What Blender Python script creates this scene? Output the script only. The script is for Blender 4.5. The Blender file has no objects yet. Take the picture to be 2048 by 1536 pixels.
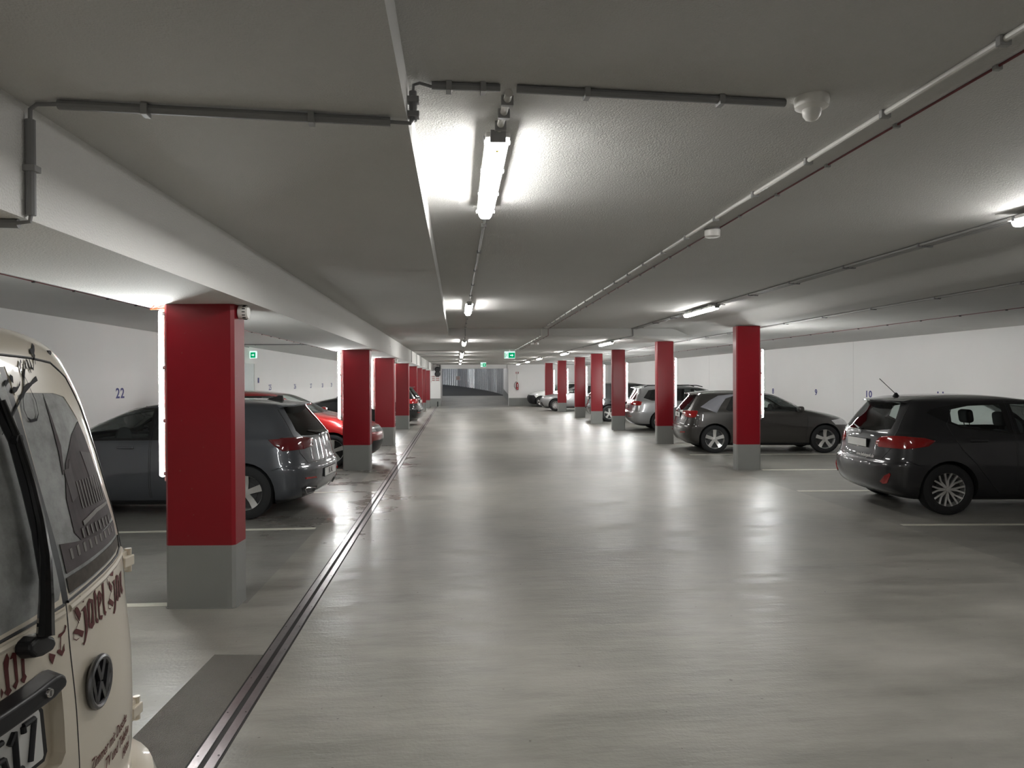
import bpy, bmesh, math, random
import numpy as np
from mathutils import Vector, Matrix
random.seed(7)
C = bpy.context.scene.collection
PI = math.pi

# ------------------------------------------------------------------ materials
def newmat(name):
    m = bpy.data.materials.new(name); m.use_nodes = True
    nt = m.node_tree
    for n in list(nt.nodes): nt.nodes.remove(n)
    out = nt.nodes.new('ShaderNodeOutputMaterial')
    return m, nt, out
def N(nt, kind, **kw):
    n = nt.nodes.new(kind)
    for k, v in kw.items():
        if k in n.inputs: n.inputs[k].default_value = v
        else: setattr(n, k, v)
    return n
def col(c): return (c[0], c[1], c[2], 1.0)
def principled(name, color, rough=0.5, metal=0.0, coat=0.0, coat_rough=0.05, vary=0.06, scale=12.0, bump=0.0, bump_scale=80.0, ior=1.45, spec=.5):
    m, nt, out = newmat(name)
    b = N(nt, 'ShaderNodeBsdfPrincipled')
    b.inputs['Roughness'].default_value = rough; b.inputs['Metallic'].default_value = metal
    b.inputs['Coat Weight'].default_value = coat; b.inputs['Coat Roughness'].default_value = coat_rough
    b.inputs['IOR'].default_value = ior; b.inputs['Specular IOR Level'].default_value = spec
    tc = N(nt, 'ShaderNodeTexCoord')
    nz = N(nt, 'ShaderNodeTexNoise', Scale=scale, Detail=4.0)
    nt.links.new(tc.outputs['Object'], nz.inputs['Vector'])
    mx = N(nt, 'ShaderNodeMix', data_type='RGBA')
    mx.inputs[6].default_value = col([x*(1-vary) for x in color]); mx.inputs[7].default_value = col([min(1, x*(1+vary)) for x in color])
    nt.links.new(nz.outputs['Fac'], mx.inputs[0]); nt.links.new(mx.outputs[2], b.inputs['Base Color'])
    if bump > 0:
        n2 = N(nt, 'ShaderNodeTexNoise', Scale=bump_scale, Detail=3.0)
        nt.links.new(tc.outputs['Object'], n2.inputs['Vector'])
        bp = N(nt, 'ShaderNodeBump', Strength=bump, Distance=0.01)
        nt.links.new(n2.outputs['Fac'], bp.inputs['Height']); nt.links.new(bp.outputs['Normal'], b.inputs['Normal'])
    nt.links.new(b.outputs[0], out.inputs[0])
    return m
def emitter(name, color, strength):
    m, nt, out = newmat(name)
    e = N(nt, 'ShaderNodeEmission', Strength=strength); e.inputs['Color'].default_value = col(color)
    nt.links.new(e.outputs[0], out.inputs[0]); return m
def glass(name, tint, gloss=0.10):
    m, nt, out = newmat(name)
    t = N(nt, 'ShaderNodeBsdfTransparent'); t.inputs['Color'].default_value = col(tint)
    g = N(nt, 'ShaderNodeBsdfGlossy', Roughness=0.02)
    lw = N(nt, 'ShaderNodeLayerWeight', Blend=0.25)
    ma = N(nt, 'ShaderNodeMath', operation='MULTIPLY_ADD'); ma.inputs[1].default_value = 0.8; ma.inputs[2].default_value = gloss*0.5
    ma.use_clamp = True
    nt.links.new(lw.outputs['Fresnel'], ma.inputs[0])
    mx = N(nt, 'ShaderNodeMixShader')
    nt.links.new(ma.outputs[0], mx.inputs[0]); nt.links.new(t.outputs[0], mx.inputs[1]); nt.links.new(g.outputs[0], mx.inputs[2])
    nt.links.new(mx.outputs[0], out.inputs[0]); return m

M = {}
M['wall'] = principled('white_wall_paint', (.90, .885, .88), .75, vary=.025, scale=1.2, bump=.12, bump_scale=60)
M['skirt'] = principled('grey_skirting_paint', (.27, .275, .265), .45, vary=.05, scale=3, bump=.1)
M['ceil'] = principled('rough_ceiling_paint', (.60, .595, .58), .85, vary=.04, scale=2.0, bump=.5, bump_scale=130)
M['beam'] = principled('beam_paint', (.80, .795, .78), .8, vary=.03, scale=2.0, bump=.6, bump_scale=110)
M['conduit'] = principled('grey_plastic_conduit', (.22, .22, .225), .5)
M['pipe'] = principled('white_plastic_pipe', (.70, .69, .66), .35)
M['tray'] = principled('light_grey_conduit', (.33, .33, .325), .45)
M['redwire'] = principled('red_cable_sheath', (.16, .03, .035), .5)
M['orange'] = principled('orange_cable', (.85, .10, .03), .5)
M['whiteplastic'] = principled('white_plastic', (.82, .81, .78), .35)
M['greyplastic'] = principled('grey_plastic', (.28, .28, .28), .45)
M['black'] = principled('black_plastic', (.012, .012, .014), .4)
M['blackgloss'] = principled('black_gloss', (.006, .006, .007), .12, coat=.6)
M['rubber'] = principled('tyre_rubber', (.014, .014, .015), .8, bump=.2)
M['liner'] = principled('wheel_arch_liner', (.006, .006, .006), .95)
M['alloy'] = principled('alloy_silver', (.72, .71, .69), .28, metal=.8)
M['darkmetal'] = principled('dark_metal', (.05, .05, .05), .5, metal=.5)
M['steel'] = principled('drain_steel', (.30, .27, .275), .33, metal=.9, vary=.3, scale=6, bump=.15, bump_scale=30)
M['slot'] = principled('drain_slot_dark', (.015, .013, .012), .7, vary=.4)  # dark strip along the middle and edges of the drain
M['line'] = principled('line_paint', (.66, .65, .56), .5, vary=.1, scale=8)
M['blue'] = principled('blue_stencil_paint', (.055, .055, .22), .6)
M['fabric'] = principled('seat_fabric', (.03, .03, .033), .9)
M['taillight'] = principled('red_lamp_lens', (.30, .005, .006), .08, coat=1.0, vary=.25, scale=30)
M['taildark'] = principled('smoked_lamp_lens', (.10, .003, .006), .08, coat=1.0)
M['clearlens'] = principled('clear_lamp_lens', (.55, .55, .56), .08, coat=1.0, vary=.3, scale=40)
M['chrome'] = principled('chrome', (.62, .62, .63), .12, metal=1.0)
M['plate'] = principled('number_plate_white', (.70, .70, .68), .4)
M['plateink'] = principled('plate_ink', (.012, .012, .014), .5)
M['glass'] = glass('side_glass', (.72, .78, .76), .08)
M['privacy'] = glass('privacy_glass', (.10, .11, .11), .12)
M['reddecal'] = principled('dark_red_vinyl', (.105, .014, .013), .6)
M['inkdecal'] = principled('black_vinyl', (.010, .010, .014), .75)
M['lampwhite'] = emitter('ceiling_lamp_diffuser', (1.0, .985, .955), 13.5)
M['tubewhite'] = emitter('column_tube_diffuser', (.97, 1.0, .98), 24.0)
M['signgreen'] = emitter('exit_sign_green', (.0, .42, .16), .14)
M['signwhite'] = emitter('exit_sign_white', (.72, 1.0, .90), .19)
M['yellow'] = principled('yellow_warning', (.85, .55, .02), .5)
M['signred'] = principled('sign_red', (.45, .08, .08), .5)
M['asphalt'] = principled('asphalt', (.016, .015, .016), .8, vary=.2, scale=3, bump=.3)
M['extred'] = principled('extinguisher_red', (.35, .01, .015), .25, coat=.6)
M['patch'] = principled('smooth_floor_patch', (.145, .134, .118), .14, vary=.12, scale=5, bump=.8, bump_scale=160)
M['dullchrome'] = principled('dull_chrome', (.22, .22, .23), .3, metal=1.0)
M['bluedot'] = principled('badge_dark', (.02, .02, .025), .3)

def paint(name, c, metal=.35, rough=.35):
    return principled(name, c, rough, metal=metal, coat=1.0, coat_rough=.03, vary=.03, scale=2)

def corrugated_mat():
    return principled('galvanised_sheet', (.62, .64, .67), .26, metal=.9, vary=.12, scale=1.5)
M['corr'] = corrugated_mat()

def floor_mat():
    m, nt, out = newmat('epoxy_coated_floor')
    L = nt.links.new
    tc = N(nt, 'ShaderNodeTexCoord'); sp = N(nt, 'ShaderNodeSeparateXYZ'); L(tc.outputs['Object'], sp.inputs[0])
    big = N(nt, 'ShaderNodeTexNoise', Scale=.7, Detail=5.0, Roughness=.6); L(tc.outputs['Object'], big.inputs['Vector'])
    mp = N(nt, 'ShaderNodeMapping'); mp.inputs['Scale'].default_value = (.55, 2.2, 1); L(tc.outputs['Object'], mp.inputs[0])
    str_ = N(nt, 'ShaderNodeTexNoise', Scale=1.6, Detail=6.0, Roughness=.65); L(mp.outputs[0], str_.inputs['Vector'])
    fine = N(nt, 'ShaderNodeTexNoise', Scale=55.0, Detail=3.0); L(tc.outputs['Object'], fine.inputs['Vector'])
    spk = N(nt, 'ShaderNodeTexVoronoi', Scale=9.0); L(tc.outputs['Object'], spk.inputs['Vector'])
    def math_(op, a, b=None, clamp=False):
        n = N(nt, 'ShaderNodeMath', operation=op); n.use_clamp = clamp
        for i, v in enumerate((a, b)):
            if v is None: continue
            if isinstance(v, (int, float)): n.inputs[i].default_value = v
            else: L(v, n.inputs[i])
        return n.outputs[0]
    def ramp(v, lo, hi):
        n = N(nt, 'ShaderNodeMapRange'); n.clamp = True
        n.inputs[1].default_value = lo; n.inputs[2].default_value = hi; L(v, n.inputs[0]); return n.outputs[0]
    base = N(nt, 'ShaderNodeMix', data_type='RGBA')
    base.inputs[6].default_value = (.215, .207, .184, 1); base.inputs[7].default_value = (.34, .328, .294, 1)
    L(ramp(math_('ADD', math_('MULTIPLY', big.outputs['Fac'], .45), math_('MULTIPLY', str_.outputs['Fac'], .55)), .40, .60), base.inputs[0])
    # bays left of the drain: a slightly greyer coating, with a straight edge
    bayl = math_('MULTIPLY', math_('LESS_THAN', sp.outputs[0], -1.60), math_('GREATER_THAN', sp.outputs[1], 5.52))
    bayr = math_('GREATER_THAN', sp.outputs[0], 5.05)
    bay = math_('MAXIMUM', bayl, math_('MULTIPLY', bayr, .6))
    c2 = N(nt, 'ShaderNodeMix', data_type='RGBA'); c2.inputs[7].default_value = (.18, .177, .165, 1)
    L(math_('MULTIPLY', bay, .75), c2.inputs[0]); L(base.outputs[2], c2.inputs[6])
    # small dark specks of dirt
    sn = N(nt, 'ShaderNodeTexNoise', Scale=26.0, Detail=1.0); L(tc.outputs['Object'], sn.inputs['Vector'])
    c3 = N(nt, 'ShaderNodeMix', data_type='RGBA'); c3.inputs[7].default_value = (.10, .085, .075, 1)
    L(math_('MULTIPLY', ramp(sn.outputs['Fac'], .775, .80), .8), c3.inputs[0]); L(c2.outputs[2], c3.inputs[6])
    # wet area left of the drain, beside the second and third column
    wx = math_('MULTIPLY', ramp(sp.outputs[0], -3.2, -2.0), ramp(sp.outputs[0], -.2, -1.1))
    wy = math_('MULTIPLY', ramp(sp.outputs[1], 5.6, 8.5), ramp(sp.outputs[1], 24.0, 16.0))
    wn = N(nt, 'ShaderNodeTexNoise', Scale=1.3, Detail=5.0, Roughness=.6); L(tc.outputs['Object'], wn.inputs['Vector'])
    wet = math_('MULTIPLY', math_('MULTIPLY', wx, wy), ramp(wn.outputs['Fac'], .40, .68), True)
    c4 = N(nt, 'ShaderNodeMix', data_type='RGBA', blend_type='MULTIPLY'); c4.inputs[7].default_value = (.80, .77, .75, 1)
    L(wet, c4.inputs[0]); L(c3.outputs[2], c4.inputs[6])
    b = N(nt, 'ShaderNodeBsdfPrincipled'); L(c4.outputs[2], b.inputs['Base Color'])
    rg = math_('ADD', math_('MULTIPLY', str_.outputs['Fac'], .62), .10)
    rg = math_('MAXIMUM', rg, .37)
    rg = math_('SUBTRACT', rg, math_('MULTIPLY', wet, .24), True)
    L(rg, b.inputs['Roughness']); b.inputs['IOR'].default_value = 1.5
    bp = N(nt, 'ShaderNodeBump', Strength=.34, Distance=.004)
    wave = N(nt, 'ShaderNodeTexNoise', Scale=7.0, Detail=5.0, Roughness=.6); L(mp.outputs[0], wave.inputs['Vector'])
    L(math_('ADD', fine.outputs['Fac'], math_('MULTIPLY', wave.outputs['Fac'], 3.2)), bp.inputs['Height'])
    L(bp.outputs['Normal'], b.inputs['Normal'])
    L(b.outputs[0], out.inputs[0]); return m
M['floor'] = floor_mat()

def column_red():
    m, nt, out = newmat('glossy_red_column_paint'); L = nt.links.new
    b = N(nt, 'ShaderNodeBsdfPrincipled'); b.inputs['Roughness'].default_value = .42; b.inputs['Specular IOR Level'].default_value = .35; b.inputs['Coat Weight'].default_value = .12; b.inputs['Coat Roughness'].default_value = .18
    tc = N(nt, 'ShaderNodeTexCoord')
    v = N(nt, 'ShaderNodeTexVoronoi', Scale=9.0); L(tc.outputs['Object'], v.inputs['Vector'])
    lt = N(nt, 'ShaderNodeMath', operation='LESS_THAN'); lt.inputs[1].default_value = .055; L(v.outputs['Distance'], lt.inputs[0])
    mx = N(nt, 'ShaderNodeMix', data_type='RGBA'); mx.inputs[6].default_value = (.26, .005, .013, 1); mx.inputs[7].default_value = (.24, .07, .06, 1)
    ml = N(nt, 'ShaderNodeMath', operation='MULTIPLY'); ml.inputs[1].default_value = .55; L(lt.outputs[0], ml.inputs[0])
    L(ml.outputs[0], mx.inputs[0]); L(mx.outputs[2], b.inputs['Base Color'])
    bp = N(nt, 'ShaderNodeBump', Strength=.35, Distance=.006); L(v.outputs['Distance'], bp.inputs['Height'])
    nz = N(nt, 'ShaderNodeTexNoise', Scale=40.0); L(tc.outputs['Object'], nz.inputs['Vector'])
    bp2 = N(nt, 'ShaderNodeBump', Strength=.10, Distance=.004); L(nz.outputs['Fac'], bp2.inputs['Height'])
    L(bp2.outputs['Normal'], b.inputs['Normal'])
    L(b.outputs[0], out.inputs[0]); return m
M['red'] = column_red()

def print_mat():
    m, nt, out = newmat('printed_window_film'); L = nt.links.new
    b = N(nt, 'ShaderNodeBsdfPrincipled'); b.inputs['Roughness'].default_value = .42; b.inputs['Specular IOR Level'].default_value = .30
    tc = N(nt, 'ShaderNodeTexCoord')
    nz = N(nt, 'ShaderNodeTexNoise', Scale=9.0, Detail=8.0, Roughness=.7); L(tc.outputs['Object'], nz.inputs['Vector'])
    cr = N(nt, 'ShaderNodeValToRGB'); cr.color_ramp.elements[0].position = .35; cr.color_ramp.elements[0].color = (.16, .16, .155, 1)
    cr.color_ramp.elements[1].position = .62; cr.color_ramp.elements[1].color = (.33, .34, .33, 1)
    L(nz.outputs['Fac'], cr.inputs[0]); L(cr.outputs[0], b.inputs['Base Color']); L(b.outputs[0], out.inputs[0]); return m
M['print'] = print_mat()
M['printdark'] = principled('print_dark_brown', (.05, .036, .038), .5, spec=.15, vary=.5, scale=30)
M['printground'] = principled('print_ground', (.075, .062, .050), .5, spec=.15, vary=.5, scale=60)
M['printmid'] = principled('print_mid_grey', (.085, .070, .072), .5, spec=.15, vary=.3, scale=25)
M['printlight'] = principled('print_light_grey', (.20, .185, .175), .5, spec=.15, vary=.3, scale=25)

# ------------------------------------------------------------------ mesh helpers
class MB:
    def __init__(s): s.bm = bmesh.new()
    def box(s, c, d, rot=None, bevel=0, seg=2):
        r = bmesh.ops.create_cube(s.bm, size=1.0)
        vs = r['verts']
        for v in vs: v.co = Vector((v.co.x*d[0], v.co.y*d[1], v.co.z*d[2]))
        if bevel:
            es = list({e for v in vs for e in v.link_edges})
            rr = bmesh.ops.bevel(s.bm, geom=es, offset=bevel, segments=seg, affect='EDGES', profile=.5)
            vs = list({v for f in rr['faces'] for v in f.verts} | {v for v in vs if v.is_valid})
        mt = Matrix.Translation(Vector(c)) @ (rot.to_4x4() if rot else Matrix())
        for v in vs: v.co = mt @ v.co
        return s
    def tube(s, pts, r, n=10, caps=True):
        pts = [Vector(p) for p in pts]; rings = []
        up = Vector((0, 0, 1)); prev = None
        for i, p in enumerate(pts):
            if i == 0: t = pts[1]-p
            elif i == len(pts)-1: t = p-pts[i-1]
            else: t = (pts[i+1]-p).normalized()+(p-pts[i-1]).normalized()
            t.normalize()
            if prev is None:
                a = t.cross(up)
                if a.length < .05: a = t.cross(Vector((1, 0, 0)))
            else: a = prev-t*prev.dot(t)
            a.normalize(); prev = a; b = t.cross(a)
            rr = r[i] if isinstance(r, (list, tuple)) else r
            rings.append([s.bm.verts.new(p+(a*math.cos(2*PI*k/n)+b*math.sin(2*PI*k/n))*rr) for k in range(n)])
        for i in range(len(rings)-1):
            for k in range(n):
                s.bm.faces.new((rings[i][k], rings[i][(k+1) % n], rings[i+1][(k+1) % n], rings[i+1][k]))
        if caps:
            s.bm.faces.new(rings[0][::-1]); s.bm.faces.new(rings[-1])
        return s
    def lathe(s, prof, c=(0, 0, 0), axis='z', n=28, caps=True):
        c = Vector(c); rings = []
        for (r, h) in prof:
            ring = []
            for k in range(n):
                a = 2*PI*k/n
                if axis == 'z': p = Vector((r*math.cos(a), r*math.sin(a), h))
                elif axis == 'y': p = Vector((r*math.cos(a), h, r*math.sin(a)))
                else: p = Vector((h, r*math.cos(a), r*math.sin(a)))
                ring.append(s.bm.verts.new(c+p))
            rings.append(ring)
        for i in range(len(rings)-1):
            for k in range(n):
                s.bm.faces.new((rings[i][k], rings[i][(k+1) % n], rings[i+1][(k+1) % n], rings[i+1][k]))
        if caps and prof[0][0] > 1e-5: s.bm.faces.new(rings[0][::-1])
        if caps and prof[-1][0] > 1e-5: s.bm.faces.new(rings[-1])
        return s
    def prism(s, poly, h0, h1, f):
        """poly 2d -> f(u, v, h) gives the 3d point"""
        a = [s.bm.verts.new(Vector(f(u, v, h0))) for u, v in poly]
        b = [s.bm.verts.new(Vector(f(u, v, h1))) for u, v in poly]
        n = len(poly)
        for k in range(n): s.bm.faces.new((a[k], a[(k+1) % n], b[(k+1) % n], b[k]))
        s.bm.faces.new(a[::-1]); s.bm.faces.new(b)
        return s
    def quad(s, pts):
        s.bm.faces.new([s.bm.verts.new(Vector(p)) for p in pts]); return s
    def build(s, name, mat, parent=None, smooth=False, merge=True):
        if merge: bmesh.ops.remove_doubles(s.bm, verts=s.bm.verts[:], dist=1e-5)
        bmesh.ops.recalc_face_normals(s.bm, faces=s.bm.faces[:])
        me = bpy.data.meshes.new(name); s.bm.to_mesh(me); s.bm.free()
        return link(name, me, mat, parent, smooth)
def link(name, me, mat, parent=None, smooth=False):
    if mat is not None: me.materials.append(mat)
    if smooth:
        for p in me.polygons: p.use_smooth = True
        if smooth == 'auto':
            try: me.set_sharp_from_angle(angle=math.radians(35))
            except Exception: pass
    o = bpy.data.objects.new(name, me); C.objects.link(o)
    if parent: o.parent = parent
    return o
def tag(o, label=None, cat=None, group=None, kind=None):
    if label: o['label'] = label
    if cat: o['category'] = cat
    if group: o['group'] = group
    if kind: o['kind'] = kind
    return o
def thing(name, label, cat, loc=(0, 0, 0), rz=0.0, group=None):
    o = bpy.data.objects.new(name, None); C.objects.link(o); o.location = loc; o.rotation_euler = (0, 0, rz)
    o.empty_display_size = .1
    return tag(o, label, cat, group)
def struct(o): o['kind'] = 'structure'; return o
def dup(root, loc, label, group=None, rz=None):
    r = root.copy(); C.objects.link(r); r.location = loc; r['label'] = label
    if rz is not None: r.rotation_euler = (0, 0, rz)
    if group: r['group'] = group
    for ch in list(root.children):
        c = ch.copy(); C.objects.link(c); c.parent = r
        for g in ch.children:
            d = g.copy(); C.objects.link(d); d.parent = c
    return r
def text_mesh(name, txt, size, mat, parent=None, extrude=.001, xscale=1.0, shear=0.0, align='CENTER', spacing=1.0, bold=0.0):
    cu = bpy.data.curves.new(name, 'FONT'); cu.body = txt; cu.size = size; cu.extrude = extrude
    cu.align_x = align; cu.align_y = 'CENTER'; cu.shear = shear; cu.space_character = spacing; cu.offset = bold
    ob = bpy.data.objects.new(name, cu); C.objects.link(ob)
    dg = bpy.context.evaluated_depsgraph_get()
    me = bpy.data.meshes.new_from_object(ob.evaluated_get(dg))
    bpy.data.objects.remove(ob); bpy.data.curves.remove(cu)
    for v in me.vertices: v.co.x *= xscale
    me.materials.clear()
    return link(name, me, mat, parent)
# ------------------------------------------------------------------ vehicles
class Shell:
    """body lofted from horizontal plan outlines; rows: z, xrear, xfront, halfwidth, rear cap length, rear exponent, front cap length, front exponent"""
    def __init__(s, rows, sub=4, nc=12, ns=22, yscale=1.0):
        s.nc, s.ns = nc, ns
        K = np.array(rows, float)
        out = []
        n = len(K)
        for i in range(n-1):
            p0 = K[max(i-1, 0)]; p1 = K[i]; p2 = K[i+1]; p3 = K[min(i+2, n-1)]
            for j in range(sub):
                t = j/sub
                m1 = (p2-p0)*.5; m2 = (p3-p1)*.5
                # limit tangents so that levels keep rising and nothing overshoots
                d = p2-p1
                m1 = np.where(m1*d > 0, np.sign(d)*np.minimum(np.abs(m1), 2.2*np.abs(d)), 0)
                m2 = np.where(m2*d > 0, np.sign(d)*np.minimum(np.abs(m2), 2.2*np.abs(d)), 0)
                t2, t3 = t*t, t**3
                out.append((2*t3-3*t2+1)*p1+(t3-2*t2+t)*m1+(-2*t3+3*t2)*p2+(t3-t2)*m2)
        out.append(K[-1]); s.rows = np.array(out)
        s.z = s.rows[:, 0]
    def at(s, z): return [float(np.interp(z, s.z, s.rows[:, i])) for i in range(1, 8)]
    def caps(s, r):
        xr, xf, w, ar, nr, af, nf = r
        L = xf-xr
        if ar+af > L*.96: k = L*.96/(ar+af); ar *= k; af *= k
        return xr, xf, w, ar, nr, af, nf
    def Y(s, x, z):
        xr, xf, w, ar, nr, af, nf = s.caps(s.at(z))
        if x < xr+ar: q = min(max(1-(x-xr)/ar, 0), 1); return w*(1-q**nr)**(1/nr)
        if x > xf-af: q = min(max(1-(xf-x)/af, 0), 1); return w*(1-q**nf)**(1/nf)
        return w
    def XR(s, y, z):
        xr, xf, w, ar, nr, af, nf = s.caps(s.at(z)); q = min(abs(y)/w, .999)
        return xr+ar*(1-(1-q**nr)**(1/nr))
    def XF(s, y, z):
        xr, xf, w, ar, nr, af, nf = s.caps(s.at(z)); q = min(abs(y)/w, .999)
        return xf-af*(1-(1-q**nf)**(1/nf))
    def build(s):
        bm = bmesh.new(); rings = []
        s.lay = bm.faces.layers.int.new('tag')
        for row in s.rows:
            z = row[0]; xr, xf, w, ar, nr, af, nf = s.caps(list(row[1:]))
            half = []
            for k in range(s.nc+1):
                a = PI/2*k/s.nc
                half.append((xr+ar*(1-math.cos(a)**(2/nr)), w*math.sin(a)**(2/nr)))
            for k in range(1, s.ns):
                t = k/s.ns; half.append((xr+ar+(xf-af-xr-ar)*t, w))
            for k in range(s.nc+1):
                a = PI/2*(1-k/s.nc)
                half.append((xf-af*(1-max(0, math.cos(a))**(2/nf)), w*max(0, math.sin(a))**(2/nf)))
            ring = [bm.verts.new((x, y, z)) for x, y in half]
            ring += [bm.verts.new((x, -y, z)) for x, y in half[-2:0:-1]]
            rings.append(ring)
        n = len(rings[0])
        for i in range(len(rings)-1):
            for k in range(n):
                bm.faces.new((rings[i][k], rings[i+1][k], rings[i+1][(k+1) % n], rings[i][(k+1) % n]))
        bot = bm.faces.new(rings[0]); top = bm.faces.new(rings[-1][::-1])
        bot[s.lay] = 1
        bm.normal_update()
        s.bm = bm; s.tags = {0: 'body', 1: 'underbody'}
        return s
    def cut(s, poly, name, axis='y', sel=None, keep=None):
        """project poly along the axis onto the shell, slice its outline in and tag the faces inside; keep: only faces that carry this tag"""
        bm = s.bm; lay = s.lay
        if name in s.tags.values(): tid = [k for k, v in s.tags.items() if v == name][0]
        else: tid = max(s.tags)+1; s.tags[tid] = name
        ia = 0 if axis == 'y' else 1
        us = [p[0] for p in poly]; vs = [p[1] for p in poly]
        u0, u1, v0, v1 = min(us)-.01, max(us)+.01, min(vs)-.01, max(vs)+.01
        def near(f, a0, a1, b0, b1):
            lo = 1e9; hi = -1e9; lz = 1e9; hz = -1e9
            for v in f.verts:
                c = v.co; u = c[ia]; z = c[2]
                if u < lo: lo = u
                if u > hi: hi = u
                if z < lz: lz = z
                if z > hz: hz = z
            return hi >= a0 and lo <= a1 and hz >= b0 and lz <= b1
        cand = [f for f in bm.faces if len(f.verts) < 40 and near(f, u0, u1, v0, v1) and (sel is None or sel(f.calc_center_median(), f.normal))]
        n = len(poly)
        for i in range(n):
            p, q = poly[i], poly[(i+1) % n]
            du, dv = q[0]-p[0], q[1]-p[1]
            if abs(du)+abs(dv) < 1e-6: continue
            no = Vector((dv, 0, -du)) if axis == 'y' else Vector((0, dv, -du))
            co = Vector((p[0], 0, p[1])) if axis == 'y' else Vector((0, p[0], p[1]))
            a0, a1, b0, b1 = min(p[0], q[0])-.002, max(p[0], q[0])+.002, min(p[1], q[1])-.002, max(p[1], q[1])+.002
            fs = [f for f in cand if f.is_valid and near(f, a0, a1, b0, b1)]
            if not fs: continue
            geom = list({v for f in fs for v in f.verts})+list({e for f in fs for e in f.edges})+fs
            r = bmesh.ops.bisect_plane(bm, geom=geom, dist=1e-5, plane_co=co, plane_no=no)
            new = set(cand); new = [f for f in new if f.is_valid]
            extra = [g for g in r['geom'] if isinstance(g, bmesh.types.BMFace)]
            cand = list(set(new) | set(extra))
        for f in cand:
            if not f.is_valid: continue
            f.normal_update()
            c = f.calc_center_median()
            if sel is not None and not sel(c, f.normal): continue
            if keep is not None and s.tags[f[lay]] not in keep: continue
            if inside(c[ia], c[2], poly): f[lay] = tid
        return s
    def split(s, root, mats, thick=()):
        """one object per tag"""
        objs = {}
        for tid, nm in s.tags.items():
            if nm == 'void': continue
            b = s.bm.copy(); lay = b.faces.layers.int['tag']
            dl = [f for f in b.faces if f[lay] != tid]
            if len(dl) == len(b.faces): b.free(); continue
            bmesh.ops.delete(b, geom=dl, context='FACES')
            base = nm.split('|')[0]
            if '|lr' in nm: groups = (1, -1)
            else: groups = (0,)
            for g in groups:
                b2 = b.copy() if g else b
                if g:
                    d2 = [f for f in b2.faces if f.calc_center_median().y*g < 0]
                    if len(d2) == len(b2.faces): b2.free(); continue
                    bmesh.ops.delete(b2, geom=d2, context='FACES')
                me = bpy.data.meshes.new(base); b2.to_mesh(me); b2.free()
                o = link(base, me, mats.get(base, mats['body']), root, smooth=True)
                if base in thick:
                    md = o.modifiers.new('t', 'SOLIDIFY'); md.thickness = thick[base]; md.offset = 1
                objs.setdefault(base, []).append(o)
            if '|lr' in nm: b.free()
        s.bm.free(); return objs
def inside(x, y, poly):
    r = False; n = len(poly); j = n-1
    for i in range(n):
        xi, yi = poly[i]; xj, yj = poly[j]
        if (yi > y) != (yj > y) and x < (xj-xi)*(y-yi)/(yj-yi)+xi: r = not r
        j = i
    return r
SIDE = lambda c, n: abs(n.y) > .35 and abs(c.y) > .3
REAR = lambda c, n: n.x < -.15 and c.x < 1.0
def FRONT(x0): return lambda c, n: n.x > .12 and c.x > x0

def wheel(root, x, y, r, width, side, spokes=5, style='alloy', rim=.215, mat='alloy'):
    """side +1: outer face towards +y"""
    rw = rim
    mb = MB(); h = width/2
    mb.lathe([(rw*.98, -h*.9), (rw*1.06, -h), (r*.9, -h*1.02), (r*.985, -h*.86), (r, -h*.6), (r, h*.6), (r*.985, h*.86), (r*.9, h*1.02), (rw*1.08, h), (rw*.98, h*.9), (rw*.93, h*.2), (rw*.93, -h*.3), (rw*.98, -h*.9)], (x, y, r), 'y', 40, caps=False)
    w = mb.build('wheel', M['rubber'], root, smooth='auto')
    mb = MB()
    o = side*h
    mb.lathe([(rw*1.0, o*.92), (rw*1.02, o*.86), (rw*.96, o*.80), (rw*.9, o*.3), (rw*.9, -o*.6)], (x, y, r), 'y', 40, caps=False)
    mb.lathe([(.001, o*.78), (.028, o*.76), (.034, o*.62), (.04, o*.3)], (x, y, r), 'y', 16)
    def rad(k, u, wv, d):  # radial u, tangential wv, depth d
        a = k
        return (x+u*math.cos(a)-wv*math.sin(a), y+d, r+u*math.sin(a)+wv*math.cos(a))
    for k in range(spokes):
        a = PI/2+2*PI*k/spokes
        if style == 'alloy':
            ws, we = .030, .043
            segs = [(0, 1)]
        elif style == 'vee':
            ws, we = .011, .011
            segs = [(-.135, 1), (.135, 1)]
        else:
            ws, we = .018, .030
            segs = [(0, 1)]
        for off, _ in segs:
            v = []
            for (u, hw, d) in ((.02, ws, o*.72), (rw*.55, (ws+we)/2, o*.60), (rw*.97, we, o*.86)):
                aa = a+off*(u/rw)*1.6
                v.append([Vector(rad(aa, u, -hw, d)), Vector(rad(aa, u, hw, d)), Vector(rad(aa, u, hw*.8, d-o*.25)), Vector(rad(aa, u, -hw*.8, d-o*.25))])
            bv = [[mb.bm.verts.new(p) for p in ring] for ring in v]
            for i in range(2):
                for q in range(4): mb.bm.faces.new((bv[i][q], bv[i][(q+1) % 4], bv[i+1][(q+1) % 4], bv[i+1][q]))
            mb.bm.faces.new(bv[0]); mb.bm.faces.new(bv[2])
    mb.build('hub_cap' if style == 'vee' else 'rim', M[mat], w, smooth='auto')
    mb = MB(); mb.lathe([(.001, o*.12), (rw*.9, o*.1), (rw*.9, -o*.2)], (x, y, r), 'y', 32)
    mb.lathe([(.001, o*.3), (rw*.62, o*.28), (rw*.62, o*.15)], (x, y, r), 'y', 24)
    mb.build('brake_disc', M['darkmetal'], w, smooth='auto')
    return w

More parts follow.
